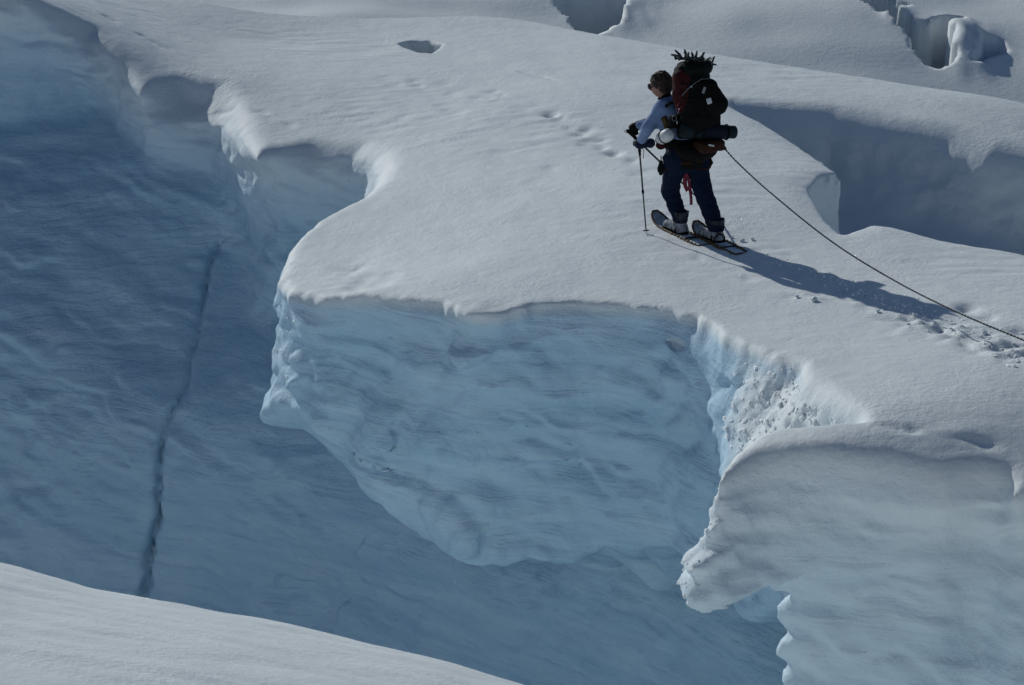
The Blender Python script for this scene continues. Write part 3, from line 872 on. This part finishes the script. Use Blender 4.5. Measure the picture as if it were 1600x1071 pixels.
def collar_f(X):
    return np.maximum(d_cap(X, J['neckb'] - UP * .02, J['neck'], .095, .075), -d_cap(X, J['neckb'] - UP * .1, hc, .06, .07))
V, Q = blob_mesh(collar_f, *bounds([J['neckb'], J['neck']], .14), .009)
put('neck_scarf', wrinkle(V, Q, .006, (20, 20, 20)), Q, MAT['black'], person)
def trousers_f(X):
    j = J
    f = d_cap(X, j['lhip'], j['rhip'], .125, .125)
    f = smin(f, d_cap(X, j['hip'], j['waist'] - UP * .02, .15, .15), .06)
    f = smin(f, d_cap(X, j['lhip'], j['lknee'], .118, .096), .05)
    f = smin(f, d_cap(X, j['rhip'], j['rknee'], .118, .100), .03)
    lf = d_cap(X, j['lknee'], j['lank'] + UP * .0, .094, .078); rf = d_cap(X, j['rknee'], j['rank'] + UP * .0, .098, .088)
    f = smin(f, lf, .02); f = smin(f, rf, .02)
    zl = X[..., 2]
    cut = np.where(d_cap(X, j['lknee'], j['lank'], .12, .14) < d_cap(X, j['rknee'], j['rank'], .12, .14), j['lank'][2] - .03, j['rank'][2] - .03)
    return np.maximum(f, cut - zl)
V, Q = blob_mesh(trousers_f, *bounds([J[k] for k in ('waist', 'lhip', 'rhip', 'lknee', 'rknee', 'lank', 'rank')], .2), .012)
put('trousers', wrinkle(V, Q, .011, (8, 8, 18)), Q, MAT['jeans'], person)
for s_, ft in (('l', lfoot), ('r', rfoot)):
    ank = J[s_ + 'ank']
    dirf = FW
    def boot_f(X):
        f = d_cap(X, ft + UP * .035 - dirf * .09, ft + UP * .035 + dirf * .17, .048, .046)
        f = smin(f, d_cap(X, ft + UP * .05 - dirf * .05, ank + UP * .03, .062, .066), .05)
        f = smin(f, d_cap(X, ft + UP * .06 + dirf * .02, ft + UP * .04 + dirf * .13, .05, .044), .04)
        return np.maximum(f, ft[2] - .002 - X[..., 2])
    V, Q = blob_mesh(boot_f, *bounds([ft - FW * .15, ft + FW * .25, ank + UP * .05], .09), .009)
    bt = put('boot', wrinkle(V, Q, .005, (25, 25, 25)), Q, MAT['boot'], person)
    def sole_f(X):
        f = d_cap(X, ft + UP * .012 - dirf * .10, ft + UP * .012 + dirf * .18, .054, .052)
        return np.maximum(np.maximum(f, ft[2] - .012 - X[..., 2]), X[..., 2] - ft[2] - .018)
    V, Q = blob_mesh(sole_f, *bounds([ft - FW * .17, ft + FW * .26], .08), .009)
    put('sole', V, Q, MAT['black'], bt)
    def gait_f(X):
        f = d_cap(X, ank - UP * .02, ank + UP * .14, .076, .091)
        f = np.maximum(f, -d_cap(X, ank - UP * .1, ank + UP * .3, .074, .074))
        return np.maximum(np.maximum(f, ank[2] - .03 - X[..., 2]), X[..., 2] - ank[2] - .10)
    V, Q = blob_mesh(gait_f, *bounds([ank, ank + UP * .14], .13), .009)
    put('gaiter', wrinkle(V, Q, .010, (14, 14, 24)), Q, MAT['gaiter'], person)
# mittens: palm, finger pouch, thumb, knitted cuff; closed on the pole grips
def mitten(hand, wr, palm_dir, curl_dir, m):
    a = hand - wr; a /= np.linalg.norm(a)
    def f_(X):
        f = d_ell(X, hand + palm_dir * .01, (palm_dir, curl_dir, np.cross(palm_dir, curl_dir)), (.062, .045, .052))
        f = smin(f, d_cap(X, hand + palm_dir * .05, hand + palm_dir * .06 + curl_dir * .055, .034, .028), .03)
        f = smin(f, d_cap(X, hand + palm_dir * .06 + curl_dir * .055, hand + palm_dir * .015 + curl_dir * .07, .028, .024), .02)
        f = smin(f, d_cap(X, hand - palm_dir * .02 + UP * .03, hand + palm_dir * .02 + curl_dir * .06 + UP * .045, .024, .019), .02)
        f = smin(f, d_cap(X, hand - palm_dir * .05, hand - palm_dir * .115 - UP * .01, .043, .052), .02)
        return f
    V, Q = blob_mesh(f_, hand - .22, hand + .22, .008)
    return put('mitten', wrinkle(V, Q, .004, (30, 30, 30)), Q, m, person)
mitten(P(1003, 225, .42), J['lwr'], -RT * .75 + FW * .3 - UP * .1, FW * .8 + RT * .2, MAT['navy'])
mitten(P(994, 198, .93), J['rwr'], np.array([-.8, .3, -.45]), np.array([.2, -.3, -.9]), MAT['black'])
# waist harness with gear loop, hip belt of the jacket
wc = J['hip']
V, Q = blob_mesh(lambda X: np.maximum(np.maximum(d_cap(X, wc - UP * .05, J['waist'], .185, .178), wc[2] - .10 - X[..., 2]), X[..., 2] - wc[2] - .20), *bounds([wc, J['waist']], .25), .012)
put('jacket_hem', wrinkle(V, Q, .014, (12, 12, 16)), Q, MAT['black'], person)
def ring(c, ax1, ax2, r1, r2, n=24): return [c + r1 * math.cos(t) * ax1 + r2 * math.sin(t) * ax2 for t in np.linspace(0, 2 * math.pi, n + 1)[:-1]]
hp = [tube(ring(wc - UP * .03, RT, FW, .185, .17), .02, 8, True)]
for k in ('lhip', 'rhip'):
    c = J[k] * .78 + J[k[0] + 'knee'] * .22
    hp.append(tube(ring(c, RT, FW, .118, .12), .016, 8, True))
hp.append(tube([J['rhip'] + RT * .10 - FW * .05 + UP * .03, J['rhip'] + RT * .10 - FW * .10 - UP * .03, J['rhip'] + RT * .04 - FW * .13 - UP * .07], [.03, .03, .02], 8))
put('climbing_harness', *join(*hp), MAT['orange'], person)

# ---------------------------------------------------------------- rucksack
pk_base = P(1092, 246, .02)
pack = thing('rucksack', pk_base, 'towering dark red and black rucksack worn on the walker\'s back', 'rucksack')
LEAN = np.array([-.20, .16, 1.0]); LEAN /= np.linalg.norm(LEAN)
def bag_f(X):
    f = d_cap(X, P(1081, 124, .12), P(1088, 182, .06), .185, .205)
    f = smin(f, d_cap(X, P(1077, 116, .14), P(1074, 150, .14), .15, .15), .05)
    f = smin(f, d_box(X, P(1092, 195, .05), (RT, FW, LEAN), (.20, .14, .12), .06), .06)
    return f
V, Q = blob_mesh(bag_f, *bounds([P(1077, 100, .1), P(1090, 215, .1)], .32), .011)
bag = put('main_bag', wrinkle(V, Q, .014, (9, 9, 9)), Q, MAT['black'], pack)
def lid_f(X):
    return smin(d_ell(X, P(1081, 107, .13), (RT, FW, LEAN), (.20, .16, .095)), d_ell(X, P(1088, 110, .10), (RT, FW, LEAN), (.17, .16, .085)), .04)
V, Q = blob_mesh(lid_f, *bounds([P(1081, 107, .13)], .28), .010)
lid = put('lid', wrinkle(V, Q, .012, (12, 12, 12)), Q, MAT['dgreen'], pack)
def sidered(X):
    f = d_cap(X, P(1067, 122, .02), P(1066, 150, .0), .105, .10)
    return smin(f, d_cap(X, P(1066, 150, .0), P(1070, 172, -.02), .09, .07), .04)
V, Q = blob_mesh(sidered, *bounds([P(1067, 115, .02), P(1068, 176, -.02)], .2), .010)
sp = put('side_pocket', wrinkle(V, Q, .012, (11, 11, 11)), Q, MAT['red'], pack); sp['label'] = 'dark red side pocket'
V, Q = blob_mesh(lambda X: smin(d_cap(X, P(1106, 138, .0), P(1118, 163, -.04), .105, .125), d_cap(X, P(1112, 165, -.03), P(1104, 174, -.02), .10, .08), .04), *bounds([P(1106, 138, .0), P(1118, 168, -.05)], .22), .010)
put('back_pocket', wrinkle(V, Q, .012, (10, 10, 10), 3.0), Q, MAT['black'], pack)
V, Q = blob_mesh(lambda X: d_box(X, P(1108, 227, -.04), (RT * .9 + FW * -.1, FW, UP), (.155, .11, .062), .05), *bounds([P(1108, 227, -.04)], .25), .009)
lower = put('lower_pouch', wrinkle(V, Q, .006, (16, 16, 16)), Q, MAT['orange'], pack); lower['label'] = 'rust orange pouch under the bag'
V, Q = slab(P(1111.5, 227.5, -.19), (np.array([1, .1, -.25]), np.array([0, 1, .1]), np.array([.25, 0, 1])), (.030, .006, .008), .2)
put('label_patch', V, Q, MAT['white'], lower)
V, Q = blob_mesh(lambda X: d_ell(X, P(1088, 234, .08), (RT, FW, UP), (.235, .20, .115)), *bounds([P(1088, 234, .08)], .3), .011)
put('hip_belt', wrinkle(V, Q, .010, (14, 14, 14)), Q, MAT['black'], pack)
def strap(name, pts, r=.010, m='black', parent=pack, n=6):
    V, Q = tube(pts, r, n); return put(name, V, Q, MAT[m], parent)
strap('shoulder_strap', [P(1052, 160, .13), P(1044, 163, .16), P(1036, 172, .22), P(1038, 190, .20), P(1046, 206, .12)], .017, 'black')
strap('shoulder_strap', [P(1072, 158, .30), P(1066, 160, .46), P(1058, 172, .52), P(1056, 192, .44), P(1064, 206, .38)], .017, 'black')
strap('strap_pad', [P(1037, 184, .17), P(1041, 192, .14), P(1044, 204, .10)], .036, 'brown', n=10)
strap('compression_strap', [P(1052, 130, -.02), P(1066, 132, -.10), P(1084, 133, -.12), P(1100, 132, -.12), P(1114, 134, -.03)], .007, 'dgreen')
strap('compression_strap', [P(1053, 152, -.02), P(1070, 155, -.12), P(1090, 157, -.16), P(1104, 158, -.17)], .007, 'dgreen')
strap('compression_strap', [P(1062, 106, .02), P(1082, 110, -.06), P(1104, 112, .0)], .007, 'brown')
strap('cord', [P(1066, 150, -.12), P(1074, 140, -.13), P(1086, 130, -.125), P(1096, 124, -.11), P(1110, 123, -.05)], .005, 'alu')
V, Q = lathe(P(1080.2, 135.5, -.150), P(1080.2, 135.5, -.135), [(0, .006), (.3, .010), (1, .012)], 12); put('metal_stud', V, Q, MAT['metal'], pack)
V, Q = slab(P(1100, 141, -.155), (np.array([.3, 0, 1]), np.array([1, 0, -.3]), np.array([0, 1, 0])), (.036, .013, .008), .2); put('buckle', V, Q, MAT['alu'], pack)
V, Q = slab(P(1108, 158, -.185), (np.array([1, 0, .3]), np.array([-.3, 0, 1]), np.array([0, 1, 0])), (.026, .030, .008), .3); put('patch', V, Q, MAT['deck'], pack)
strap('gear_loop', [P(1062, 160, -.10), P(1058, 166, -.10), P(1060, 174, -.10), P(1064, 166, -.11)], .006, 'pink')
strap('gear_loop', [P(1056, 170, -.08), P(1059, 178, -.09), P(1062, 170, -.10)], .006, 'alu')

# ---------------------------------------------------------------- gear carried on the rucksack, each a thing of its own
ma, mb = P(1064, 205, -.14), P(1149, 207, .10)
mat_r = thing('rolled_sleeping_mat', (ma + mb) / 2 - UP * .07, 'dark teal foam mat rolled up and strapped across the rucksack base', 'sleeping mat')
def mat_f(X):
    e = (mb - ma) / np.linalg.norm(mb - ma)
    L = X - ((ma + mb) / 2).astype(np.float32); t = L @ e.astype(np.float32); r = np.linalg.norm(L - t[..., None] * e.astype(np.float32), axis=-1)
    ang = np.arctan2(L[..., 2], L @ np.cross(e, UP).astype(np.float32))
    rr = .068 + .004 * np.sin(ang + 1) + .002 * perlin(X[..., 0] * 9, X[..., 1] * 9, X[..., 2] * 9)
    q = np.stack([r - rr + .02, np.abs(t) - np.linalg.norm(mb - ma) / 2 + .02], -1)
    return np.linalg.norm(np.maximum(q, 0), axis=-1) + np.minimum(q.max(-1), 0) - .02
V, Q = blob_mesh(mat_f, *bounds([ma, mb], .12), .009)
put('roll', V, Q, MAT['teal'], mat_r)
e = (mb - ma) / np.linalg.norm(mb - ma); e1, e2 = frame_for(e)
put('cover', *lathe(ma + (mb - ma) * .34, ma + (mb - ma) * .86, [(0, .070), (.02, .0745), (.5, .0755), (.98, .0745), (1, .070)], 28), MAT['navyroll'], mat_r)
for t in (.36, .83):
    put('strap', *tube(ring(ma + (mb - ma) * t, e1, e2, .078, .078, 24), .008, 6, True), MAT['black'], mat_r)
sp_pts = [ma - e * .008 + (0.012 + .0036 * k) * (math.cos(k * .55) * e1 + math.sin(k * .55) * e2) for k in range(14)]
put('spiral_edge', *tube(sp_pts, .003, 5), MAT['black'], mat_r)

ba, bb = P(1031, 218, .10), P(1048, 209, -.08)
bot = thing('water_bottle', (ba + bb) / 2 - UP * .06, 'white plastic bottle with a dark band, slung at the walker\'s left hip', 'bottle')
put('shell', *lathe(ba, bb, [(0, .03), (.04, .055), (.15, .066), (.5, .068), (.82, .066), (.95, .052), (1, .03)], 28), MAT['white'], bot)
be1, be2 = frame_for(bb - ba)
put('band', *tube(ring(ba + (bb - ba) * .45, be1, be2, .069, .069), .008, 6, True), MAT['black'], bot)
put('cap', *lathe(ba + (ba - bb) * .22, ba, [(0, .025), (.1, .030), (1, .030)], 20), MAT['red'], bot)
put('holster_strap', *tube([ba + (bb - ba) * .5 + UP * .07, P(1046, 200, .0), P(1052, 192, .0), P(1058, 186, .05)], [.010, .012, .012, .010], 6), MAT['black'], bot)
red_b = P(1033, 227, .08)
V, Q = blob_mesh(lambda X: d_ell(X, red_b, (RT, FW, UP), (.06, .05, .045)), *bounds([red_b], .1), .008)
pb = thing('belt_pouch', red_b - UP * .04, 'small dull red pouch hanging below the white bottle', 'pouch')
put('pouch_body', wrinkle(V, Q, .005, (25, 25, 25)), Q, MAT['red'], pb)
put('belt_loop', *tube([red_b + UP * .02, red_b + RT * .06 + UP * .04, red_b + RT * .12 + UP * .03], .010, 6), MAT['black'], pb)
# headset-like dark case above the bottle
cc = P(1053, 190, -.02)
V, Q = blob_mesh(lambda X: d_box(X, cc, (RT, FW, UP), (.05, .045, .07), .03), *bounds([cc], .11), .008)
cs = thing('camera_case', cc - UP * .07, 'small black padded case clipped at the walker\'s side above the bottle', 'case')
put('case_body', wrinkle(V, Q, .004, (25, 25, 25)), Q, MAT['black'], cs)
put('clip', *tube(ring(cc + np.array([.0, -.05, .045]), np.array([1.0, 0, 0]), UP, .022, .03, 14), .004, 6, True), MAT['alu'], cs)
put('zip_pull', *slab(cc + np.array([.03, -.05, .0]), (RT, FW, UP), (.006, .004, .014), .2), MAT['white'], cs)
# crampons lashed on the lid, points up
def crampon(c, yaw, label, tiltv):
    f = np.array([math.cos(yaw), math.sin(yaw), tiltv]); f /= np.linalg.norm(f); r = np.cross(f, UP); r /= np.linalg.norm(r); u = np.cross(r, f)
    t = thing('crampon', c, label, 'crampon', 'crampons on the rucksack lid')
    out = [(-.14, -.03), (-.06, -.04), (.04, -.045), (.12, -.04), (.14, 0), (.12, .04), (.04, .045), (-.06, .04), (-.14, .03)]
    put('frame', *tube([c + f * a + r * b + u * .012 for a, b in out], .008, 6, True), MAT['dark_metal'], t)
    for a, b in out:
        if abs(b) < .01: continue
        p = c + f * a + r * b + u * .012
        lean = f * random.uniform(-.022, .022) + r * random.uniform(-.02, .02)
        put('point', *tube([p - u * .01, p + u * .03 + lean, p + u * random.uniform(.03, .085) + lean * 3.2], [.017, .015, .009], 6), MAT['dark_metal'], t)
    for sd in (-.02, .02):
        p = c + f * .14 + r * sd
        put('front_point', *tube([p + u * .012, p + f * .05 + u * .02], [.010, .004], 6), MAT['dark_metal'], t)
    put('lashing', *tube([c - r * .05 - u * .04, c - r * .045 + u * .02, c + r * .045 + u * .02, c + r * .05 - u * .04], .007, 6), MAT['dgreen'], t)
    return t
crampon(P(1076, 93.5, .12), .6, 'dark spiked crampon lashed on top of the rucksack, nearer the head', -.10)
crampon(P(1092, 96.5, .08), .15, 'dark spiked crampon lashed on top of the rucksack, farther from the head', -.32)
# hanging odds and ends
gp = P(1033, 248, .10)
t = thing('spare_glove', gp - UP * .18, 'dark green glove dangling beside the walker\'s left thigh', 'glove')
V, Q = blob_mesh(lambda X: smin(smin(d_cap(X, gp - UP * .04, gp - UP * .11, .022, .034), d_cap(X, gp - UP * .11, gp - UP * .16, .034, .022), .02), d_cap(X, gp - UP * .09, gp - UP * .13 - RT * .03, .014, .012), .015), *bounds([gp, gp - UP * .2], .08), .007)
put('glove_body', V, Q, MAT['dgreen'], t)
put('loop', *tube([gp + UP * .03, gp, gp - UP * .05], .006, 6), MAT['black'], t)
sl = P(1071, 262, .20)
t = thing('webbing_sling', P(1080, 320, .16), 'faded red webbing sling hanging between the walker\'s legs', 'sling')
pts = [P(1071, 258, .2), P(1071, 270, .16), P(1070, 283, .14), P(1071, 292, .13), P(1074, 298, .13), P(1078, 297, .13), P(1077, 285, .13), P(1073, 272, .14), P(1072, 262, .18)]
V, Q = tube(pts, [.012, .016, .020, .022, .020, .016, .014, .014, .01], 7)
put('loop', np.array(V) + .004 * rng.normal(size=(len(V), 3)), Q, MAT['pink'], t)
put('tail', *tube([P(1077, 292, .13), P(1079, 302, .13), P(1080, 312, .13), P(1080, 320, .13)], [.014, .017, .015, .016], 7), MAT['pink'], t)
put('knot', *lathe(P(1076, 296, .12), P(1080, 290, .12), [(0, .012), (.3, .024), (.7, .024), (1, .012)], 10), MAT['pink'], t)

# ---------------------------------------------------------------- trekking poles
def pole(top, tip, label, strap_side):
    t = thing('trekking_pole', tip, label, 'pole', 'trekking poles')
    d = top - tip; L_ = np.linalg.norm(d); d = d / L_
    put('shaft', *tube([tip + d * .06, tip + d * .45, tip + d * .46, tip + d * .85, tip + d * .86, top - d * .10], [.007, .0075, .009, .0095, .011, .011], 8), MAT['dark_metal'], t)
    for q in (.455, .855):
        put('collar', *lathe(tip + d * (q - .02), tip + d * (q + .02), [(0, .011), (.2, .014), (.8, .014), (1, .011)], 10), MAT['black'], t)
    put('grip', *lathe(top - d * .13, top + d * .02, [(0, .013), (.15, .017), (.3, .015), (.6, .017), (.85, .020), (1, .012)], 12), MAT['black'], t)
    put('tip', *tube([tip, tip + d * .06], [.003, .007], 8), MAT['metal'], t)
    put('basket', *tube(ring(tip + d * .045, *frame_for(d), .032, .032, 16), .004, 5, True), MAT['black'], t)
    put('strap', *tube([top + d * .0, top - strap_side * .045 + UP * .012, top - strap_side * .055, top - strap_side * .03 - UP * .015, top - d * .03], .004, 5), MAT['black'], t)
    put('strap_tail', *tube([top - d * .05 + strap_side * .02, top - d * .11 + strap_side * .045, top - d * .15 + strap_side * .04, top - d * .19 + strap_side * .03], .004, 5), MAT['black'], t)
    return t
pole(P(998, 220, .42), on_snow(1010, 367, -.01), 'slim dark trekking pole planted upright in the snow, held in the left hand', np.array([1.0, 0, 0]))
pole(P(981, 205, .93), on_snow(1127, 345, -.01), 'dark trekking pole slanting behind the walker, held in the far hand', np.array([.7, .3, 0]))

# ---------------------------------------------------------------- snowshoes
def snowshoe(tip, tail, label):
    ax = tail - tip; L_ = np.linalg.norm(ax); f = -ax / L_; f[2] *= .5; f /= np.linalg.norm(f)
    r = np.cross(f, UP); r /= np.linalg.norm(r); u = np.cross(r, f)
    c = (tip + tail) / 2
    t = thing('snowshoe', c, label, 'snowshoe', 'snowshoes on the walker\'s feet')
    half = L_ / 2; w = .092
    out = []
    for q in np.linspace(-1, 1, 25): out.append((q, w * (1.0 if q > -.55 else 1 - .22 * ((-.55 - q) / .45) ** 1.3) * (1 if q < .62 else math.sqrt(max(0, 1 - ((q - .62) / .40) ** 2)))))
    def lift(q): return .10 * max(0, (q - .45) / .55) ** 2
    left = [c + f * q * half + r * s_ + u * (.018 + lift(q)) for q, s_ in out]
    right = [c + f * q * half - r * s_ + u * (.018 + lift(q)) for q, s_ in out]
    put('frame', *tube(left + right[::-1], .0115, 8, True), MAT['brown'], t)
    V, Q = [], []
    for k, (q, s_) in enumerate(out):
        for j_ in range(7):
            a = (j_ / 6 * 2 - 1) * max(s_ - .008, .004)
            V.append(c + f * q * half + r * a + u * (.016 + lift(q) - .004 * (1 - (a / w) ** 2)))
            V.append(V[-1] - u * .004)
    n = 14
    for k in range(len(out) - 1):
        for j_ in range(6):
            a = k * n + j_ * 2
            Q.append((a, a + 2, a + 2 + n, a + n)); Q.append((a + 1, a + n + 1, a + n + 3, a + 3))
    put('decking', V, Q, MAT['deck'], t)
    for q in (-.45, .02, .40):
        put('crossbar', *tube([c + f * q * half - r * w * .98 + u * (.02 + lift(q)), c + f * q * half + u * (.022 + lift(q)), c + f * q * half + r * w * .98 + u * (.02 + lift(q))], .008, 6), MAT['black'], t)
    for q in np.linspace(-.92, -.05, 8):
        for s_ in (-1, 1):
            p = c + f * q * half + r * s_ * w * (.99 if q > -.5 else .93) + u * (.018 + lift(q))
            put('lacing', *tube(ring(p, r, u, .017, .017, 8), .0045, 5, True), MAT['yellow'], t)
    for q in (.08, -.06):
        put('binding_strap', *tube([c + f * q * half + r * .062 + u * .02, c + f * q * half + r * .060 + u * .075, c + f * q * half + u * .112, c + f * q * half - r * .060 + u * .075, c + f * q * half - r * .062 + u * .02], .008, 6), MAT['black'], t)
    return t
snowshoe(on_snow(1023, 347, -.010), on_snow(1100, 385, -.012), 'snowshoe under the walker\'s left foot, the leading one nearer the planted pole')
snowshoe(on_snow(1087, 363, -.010), on_snow(1158, 399, -.012), 'snowshoe under the walker\'s right foot, its amber frame edge toward the shadow')

# ---------------------------------------------------------------- rope running back to the right
RP = [(1150, 252, .86), (1200, 298, .68), (1300, 378, .44), (1400, 440, .30), (1500, 490, .20), (1600, 532, .13), (1700, 572, .08)]   # height above the snow
rp = np.array([P(1130, 230, -.02)] + [on_snow(a, b, c) for a, b, c in RP])
end = rp[-1] + np.array([1.6, -.9, 0]); end[2] = ground(end[0], end[1]) + .02
end2 = end + np.array([1.1, -.2, 0]); end2[2] = ground(end2[0], end2[1]) + .01
rp = np.concatenate([rp, [end, end2]])
tt = np.concatenate([[0], np.cumsum(np.linalg.norm(np.diff(rp, axis=0), axis=1))])
def cat_rom(t):
    k = min(max(np.searchsorted(tt, t) - 1, 0), len(rp) - 2)
    p0, p1, p2, p3 = rp[max(k - 1, 0)], rp[k], rp[k + 1], rp[min(k + 2, len(rp) - 1)]
    u = (t - tt[k]) / (tt[k + 1] - tt[k])
    m1 = (p2 - p0) / (tt[k + 1] - tt[max(k - 1, 0)]) * (tt[k + 1] - tt[k]); m2 = (p3 - p1) / (tt[min(k + 2, len(rp) - 1)] - tt[k]) * (tt[k + 1] - tt[k])
    return (2 * u ** 3 - 3 * u ** 2 + 1) * p1 + (u ** 3 - 2 * u ** 2 + u) * m1 + (-2 * u ** 3 + 3 * u ** 2) * p2 + (u ** 3 - u ** 2) * m2
ts = np.arange(0, tt[-1], .012)
cl = np.array([cat_rom(t) for t in ts])
dirs = np.gradient(cl, axis=0); dirs /= np.linalg.norm(dirs, axis=1)[:, None]
u_ = np.cross(dirs, UP); u_ /= np.linalg.norm(u_, axis=1)[:, None]; v_ = np.cross(dirs, u_)
rope = thing('climbing_rope', rp[0], 'dark twisted rope running taut from the walker\'s harness down to the right', 'rope')
for q in range(2):
    ph = ts / .085 * 2 * math.pi + q * math.pi
    sp_ = cl + .0048 * (np.cos(ph)[:, None] * u_ + np.sin(ph)[:, None] * v_)
    put('strand', *tube(list(sp_), .0044, 6), MAT['rope'], rope)
kb = thing('carabiner', rp[0], 'steel carabiner and knot joining the rope to the harness', 'carabiner')
put('ring', *tube(ring(P(1129, 228, -.02), np.array([.8, 0, .6]), np.array([-.6, 0, .8]), .018, .034, 18), .005, 6, True), MAT['metal'], kb)
put('knot', *lathe(rp[0] + np.array([-.01, 0, .02]), rp[0] + np.array([.03, -.01, -.03]), [(0, .008), (.25, .019), (.5, .016), (.75, .02), (1, .008)], 10), MAT['rope'], kb)
put('tether', *tube([P(1128, 226, -.02), P(1118, 232, .03), P(1108, 240, .06)], .007, 6), MAT['rope'], kb)

# ---------------------------------------------------------------- kicked-up snow clods
for k, (px, py, r, lab) in enumerate([(1160, 376, .030, 'snow clod lying just right of the right snowshoe'), (1176, 374, .022, 'smaller snow clod behind the one by the right snowshoe'), (1144, 371, .018, 'tiny snow clod close to the right boot'),
        (1272, 468, .035, 'snow clod below the walker\'s long shadow'), (1246, 464, .022, 'snow clod left of the one below the long shadow'), (1420, 508, .026, 'snow clod just under the tip of the long shadow'),
        (1300, 432, .016, 'snow crumb above the long shadow'), (1538, 520, .03, 'snow clod in the churned trail near the right edge'), (1372, 486, .02, 'snow clod on the sunny side below the shadow end')]):
    c = on_snow(px, py, r * .5)
    V, Q = blob_mesh(lambda X: d_ell(X, c, (RT, FW, UP), (r, r * .8, r * .7)) + perlin(X[..., 0] / r * .9, X[..., 1] / r * .9, X[..., 2] / r * .9) * r * .35, c - r * 1.8, c + r * 1.8, r / 6)
    o = put('snow_clod', V - c, Q, MAT['snowclod'], None); o.location = c
    set_props(o, lab, 'snow clod', 'snow clods kicked up around the tracks')

# ---------------------------------------------------------------- broken snow: crumbs of every size (too many to count)
M_crumb, _nt, _b = new_mat('loose_snow')
_b.inputs['Base Color'].default_value = (.82, .845, .85, 1); _b.inputs['Roughness'].default_value = .75
_b.inputs['Subsurface Weight'].default_value = 1.0; _b.inputs['Subsurface Radius'].default_value = (1, 1, 1); _b.inputs['Subsurface Scale'].default_value = .05
def crumb(c, r):
    bm = bmesh.new()
    sc = np.array([1, random.uniform(.6, 1), random.uniform(.45, .9)])
    rot = np.linalg.qr(rng.normal(size=(3, 3)))[0]
    for _ in range(11):
        p = rng.normal(size=3); p /= np.linalg.norm(p)
        bm.verts.new(c + rot @ (p * sc * r * random.uniform(.75, 1.1)))
    res = bmesh.ops.convex_hull(bm, input=bm.verts[:])
    bmesh.ops.delete(bm, geom=[v for v in bm.verts if not v.link_faces], context='VERTS')
    bm.verts.index_update()
    out = [np.array(v.co) for v in bm.verts], [tuple(v.index for v in f.verts) for f in bm.faces]
    bm.free(); return out
pc = []
for _ in range(700):
    k = rng.integers(len(RUB_P))
    if random.random() > RUB_W[k] + .1: continue
    r = .008 + .040 * random.random() ** 3.0
    pc.append(crumb(RUB_P[k] - RUB_N[k] * r * .1, r))
V, Q = join(*pc)
o = put('broken_snow', V, Q, M_crumb, None, smooth=False); set_props(o, 'tumbled broken snow filling the notch between the two ice blocks', 'snow rubble', kind='stuff')
pc = []
for (ep, en), n_, rm in zip(EDGE[:2], (160, 160), (.034, .030)):
    for _ in range(n_ if len(ep) else 0):
        k = rng.integers(len(ep)); r = .007 + rm * random.random() ** 3.0
        pc.append(crumb(ep[k] - en[k] * r * .25, r))
V, Q = join(*pc)
o = put('crumbling_snow_edge', V, Q, M_crumb, None, smooth=True); set_props(o, 'rough crumbs of snow along the broken edges of the ice blocks', 'snow crumbs', kind='stuff')
pc = []
for _ in range(520):
    t_ = random.random() ** .7
    px = 1180 + 440 * t_; py = 394 + (px - 1180) * .372 + random.gauss(0, 5 + 9 * t_)
    r = .005 + .022 * random.random() ** 3.5
    c = on_snow(px, py); c[2] += r * .1
    pc.append(crumb(c, r))
V, Q = join(*pc)
o = put('snow_crumbs', V, Q, M_crumb, None, smooth=False); set_props(o, 'small snow crumbs thrown up along the trodden trail at right', 'snow crumbs', kind='stuff')

# ---------------------------------------------------------------- glinting snow crystals (too many to count)
def crystals(n, pick, size):
    V, Q = [], []
    for _ in range(n):
        c = pick()
        nrm = Vector((random.gauss(0, .35), random.gauss(-.1, .35), 1)).normalized()
        u, v = frame_for(np.array(nrm)); r = size * random.uniform(.6, 1.3)
        k = len(V)
        V += [c + r * u, c + r * .6 * v, c - r * u, c - r * .6 * v, c + r * .25 * np.array(nrm), c - r * .25 * np.array(nrm)]
        Q += [(k, k + 1, k + 4), (k + 1, k + 2, k + 4), (k + 2, k + 3, k + 4), (k + 3, k, k + 4), (k + 1, k, k + 5), (k + 2, k + 1, k + 5), (k + 3, k + 2, k + 5), (k, k + 3, k + 5)]
    return V, Q
def bank_z(x, y):
    i = int(np.searchsorted(BX[:, 0], x)) - 1; j = int(np.searchsorted(BY[0], y)) - 1
    u = (x - BX[i, 0]) / (BX[i + 1, 0] - BX[i, 0]); v = (y - BY[0, j]) / (BY[0, j + 1] - BY[0, j])
    return (BZ[i, j] * (1 - u) + BZ[i + 1, j] * u) * (1 - v) + (BZ[i, j + 1] * (1 - u) + BZ[i + 1, j + 1] * u) * v
def pick_bank():
    x = random.uniform(-4.5, 1.5); y = random.uniform(9.5, 15.5)
    return np.array([x, y, bank_z(x, y) + .003])
def pick_slope():
    while True:
        x = random.uniform(-4, 7); y = random.uniform(21.5, 38)
        i, j = int((x - X0) / HX), int((y - Y0) / HY)
        if D2[i, j] < -.3 and not HI[i, j]: return np.array([x, y, ground(x, y) + .006])
M_cry = simple_mat('ice_crystal', (.9, .92, .95), .34, 1.0, var=.02, bump=0)
V, Q = crystals(5000, pick_bank, .0013)
o = put('snow_crystals', V, Q, M_cry, None, smooth=False); set_props(o, 'scattered glinting ice crystals on the sunlit foreground snow', 'ice crystals', kind='stuff')
V, Q = crystals(7000, pick_slope, .0021)
o = put('snow_crystals', V, Q, M_cry, None, smooth=False); set_props(o, 'scattered glinting ice crystals on the walked snow slope', 'ice crystals', kind='stuff')
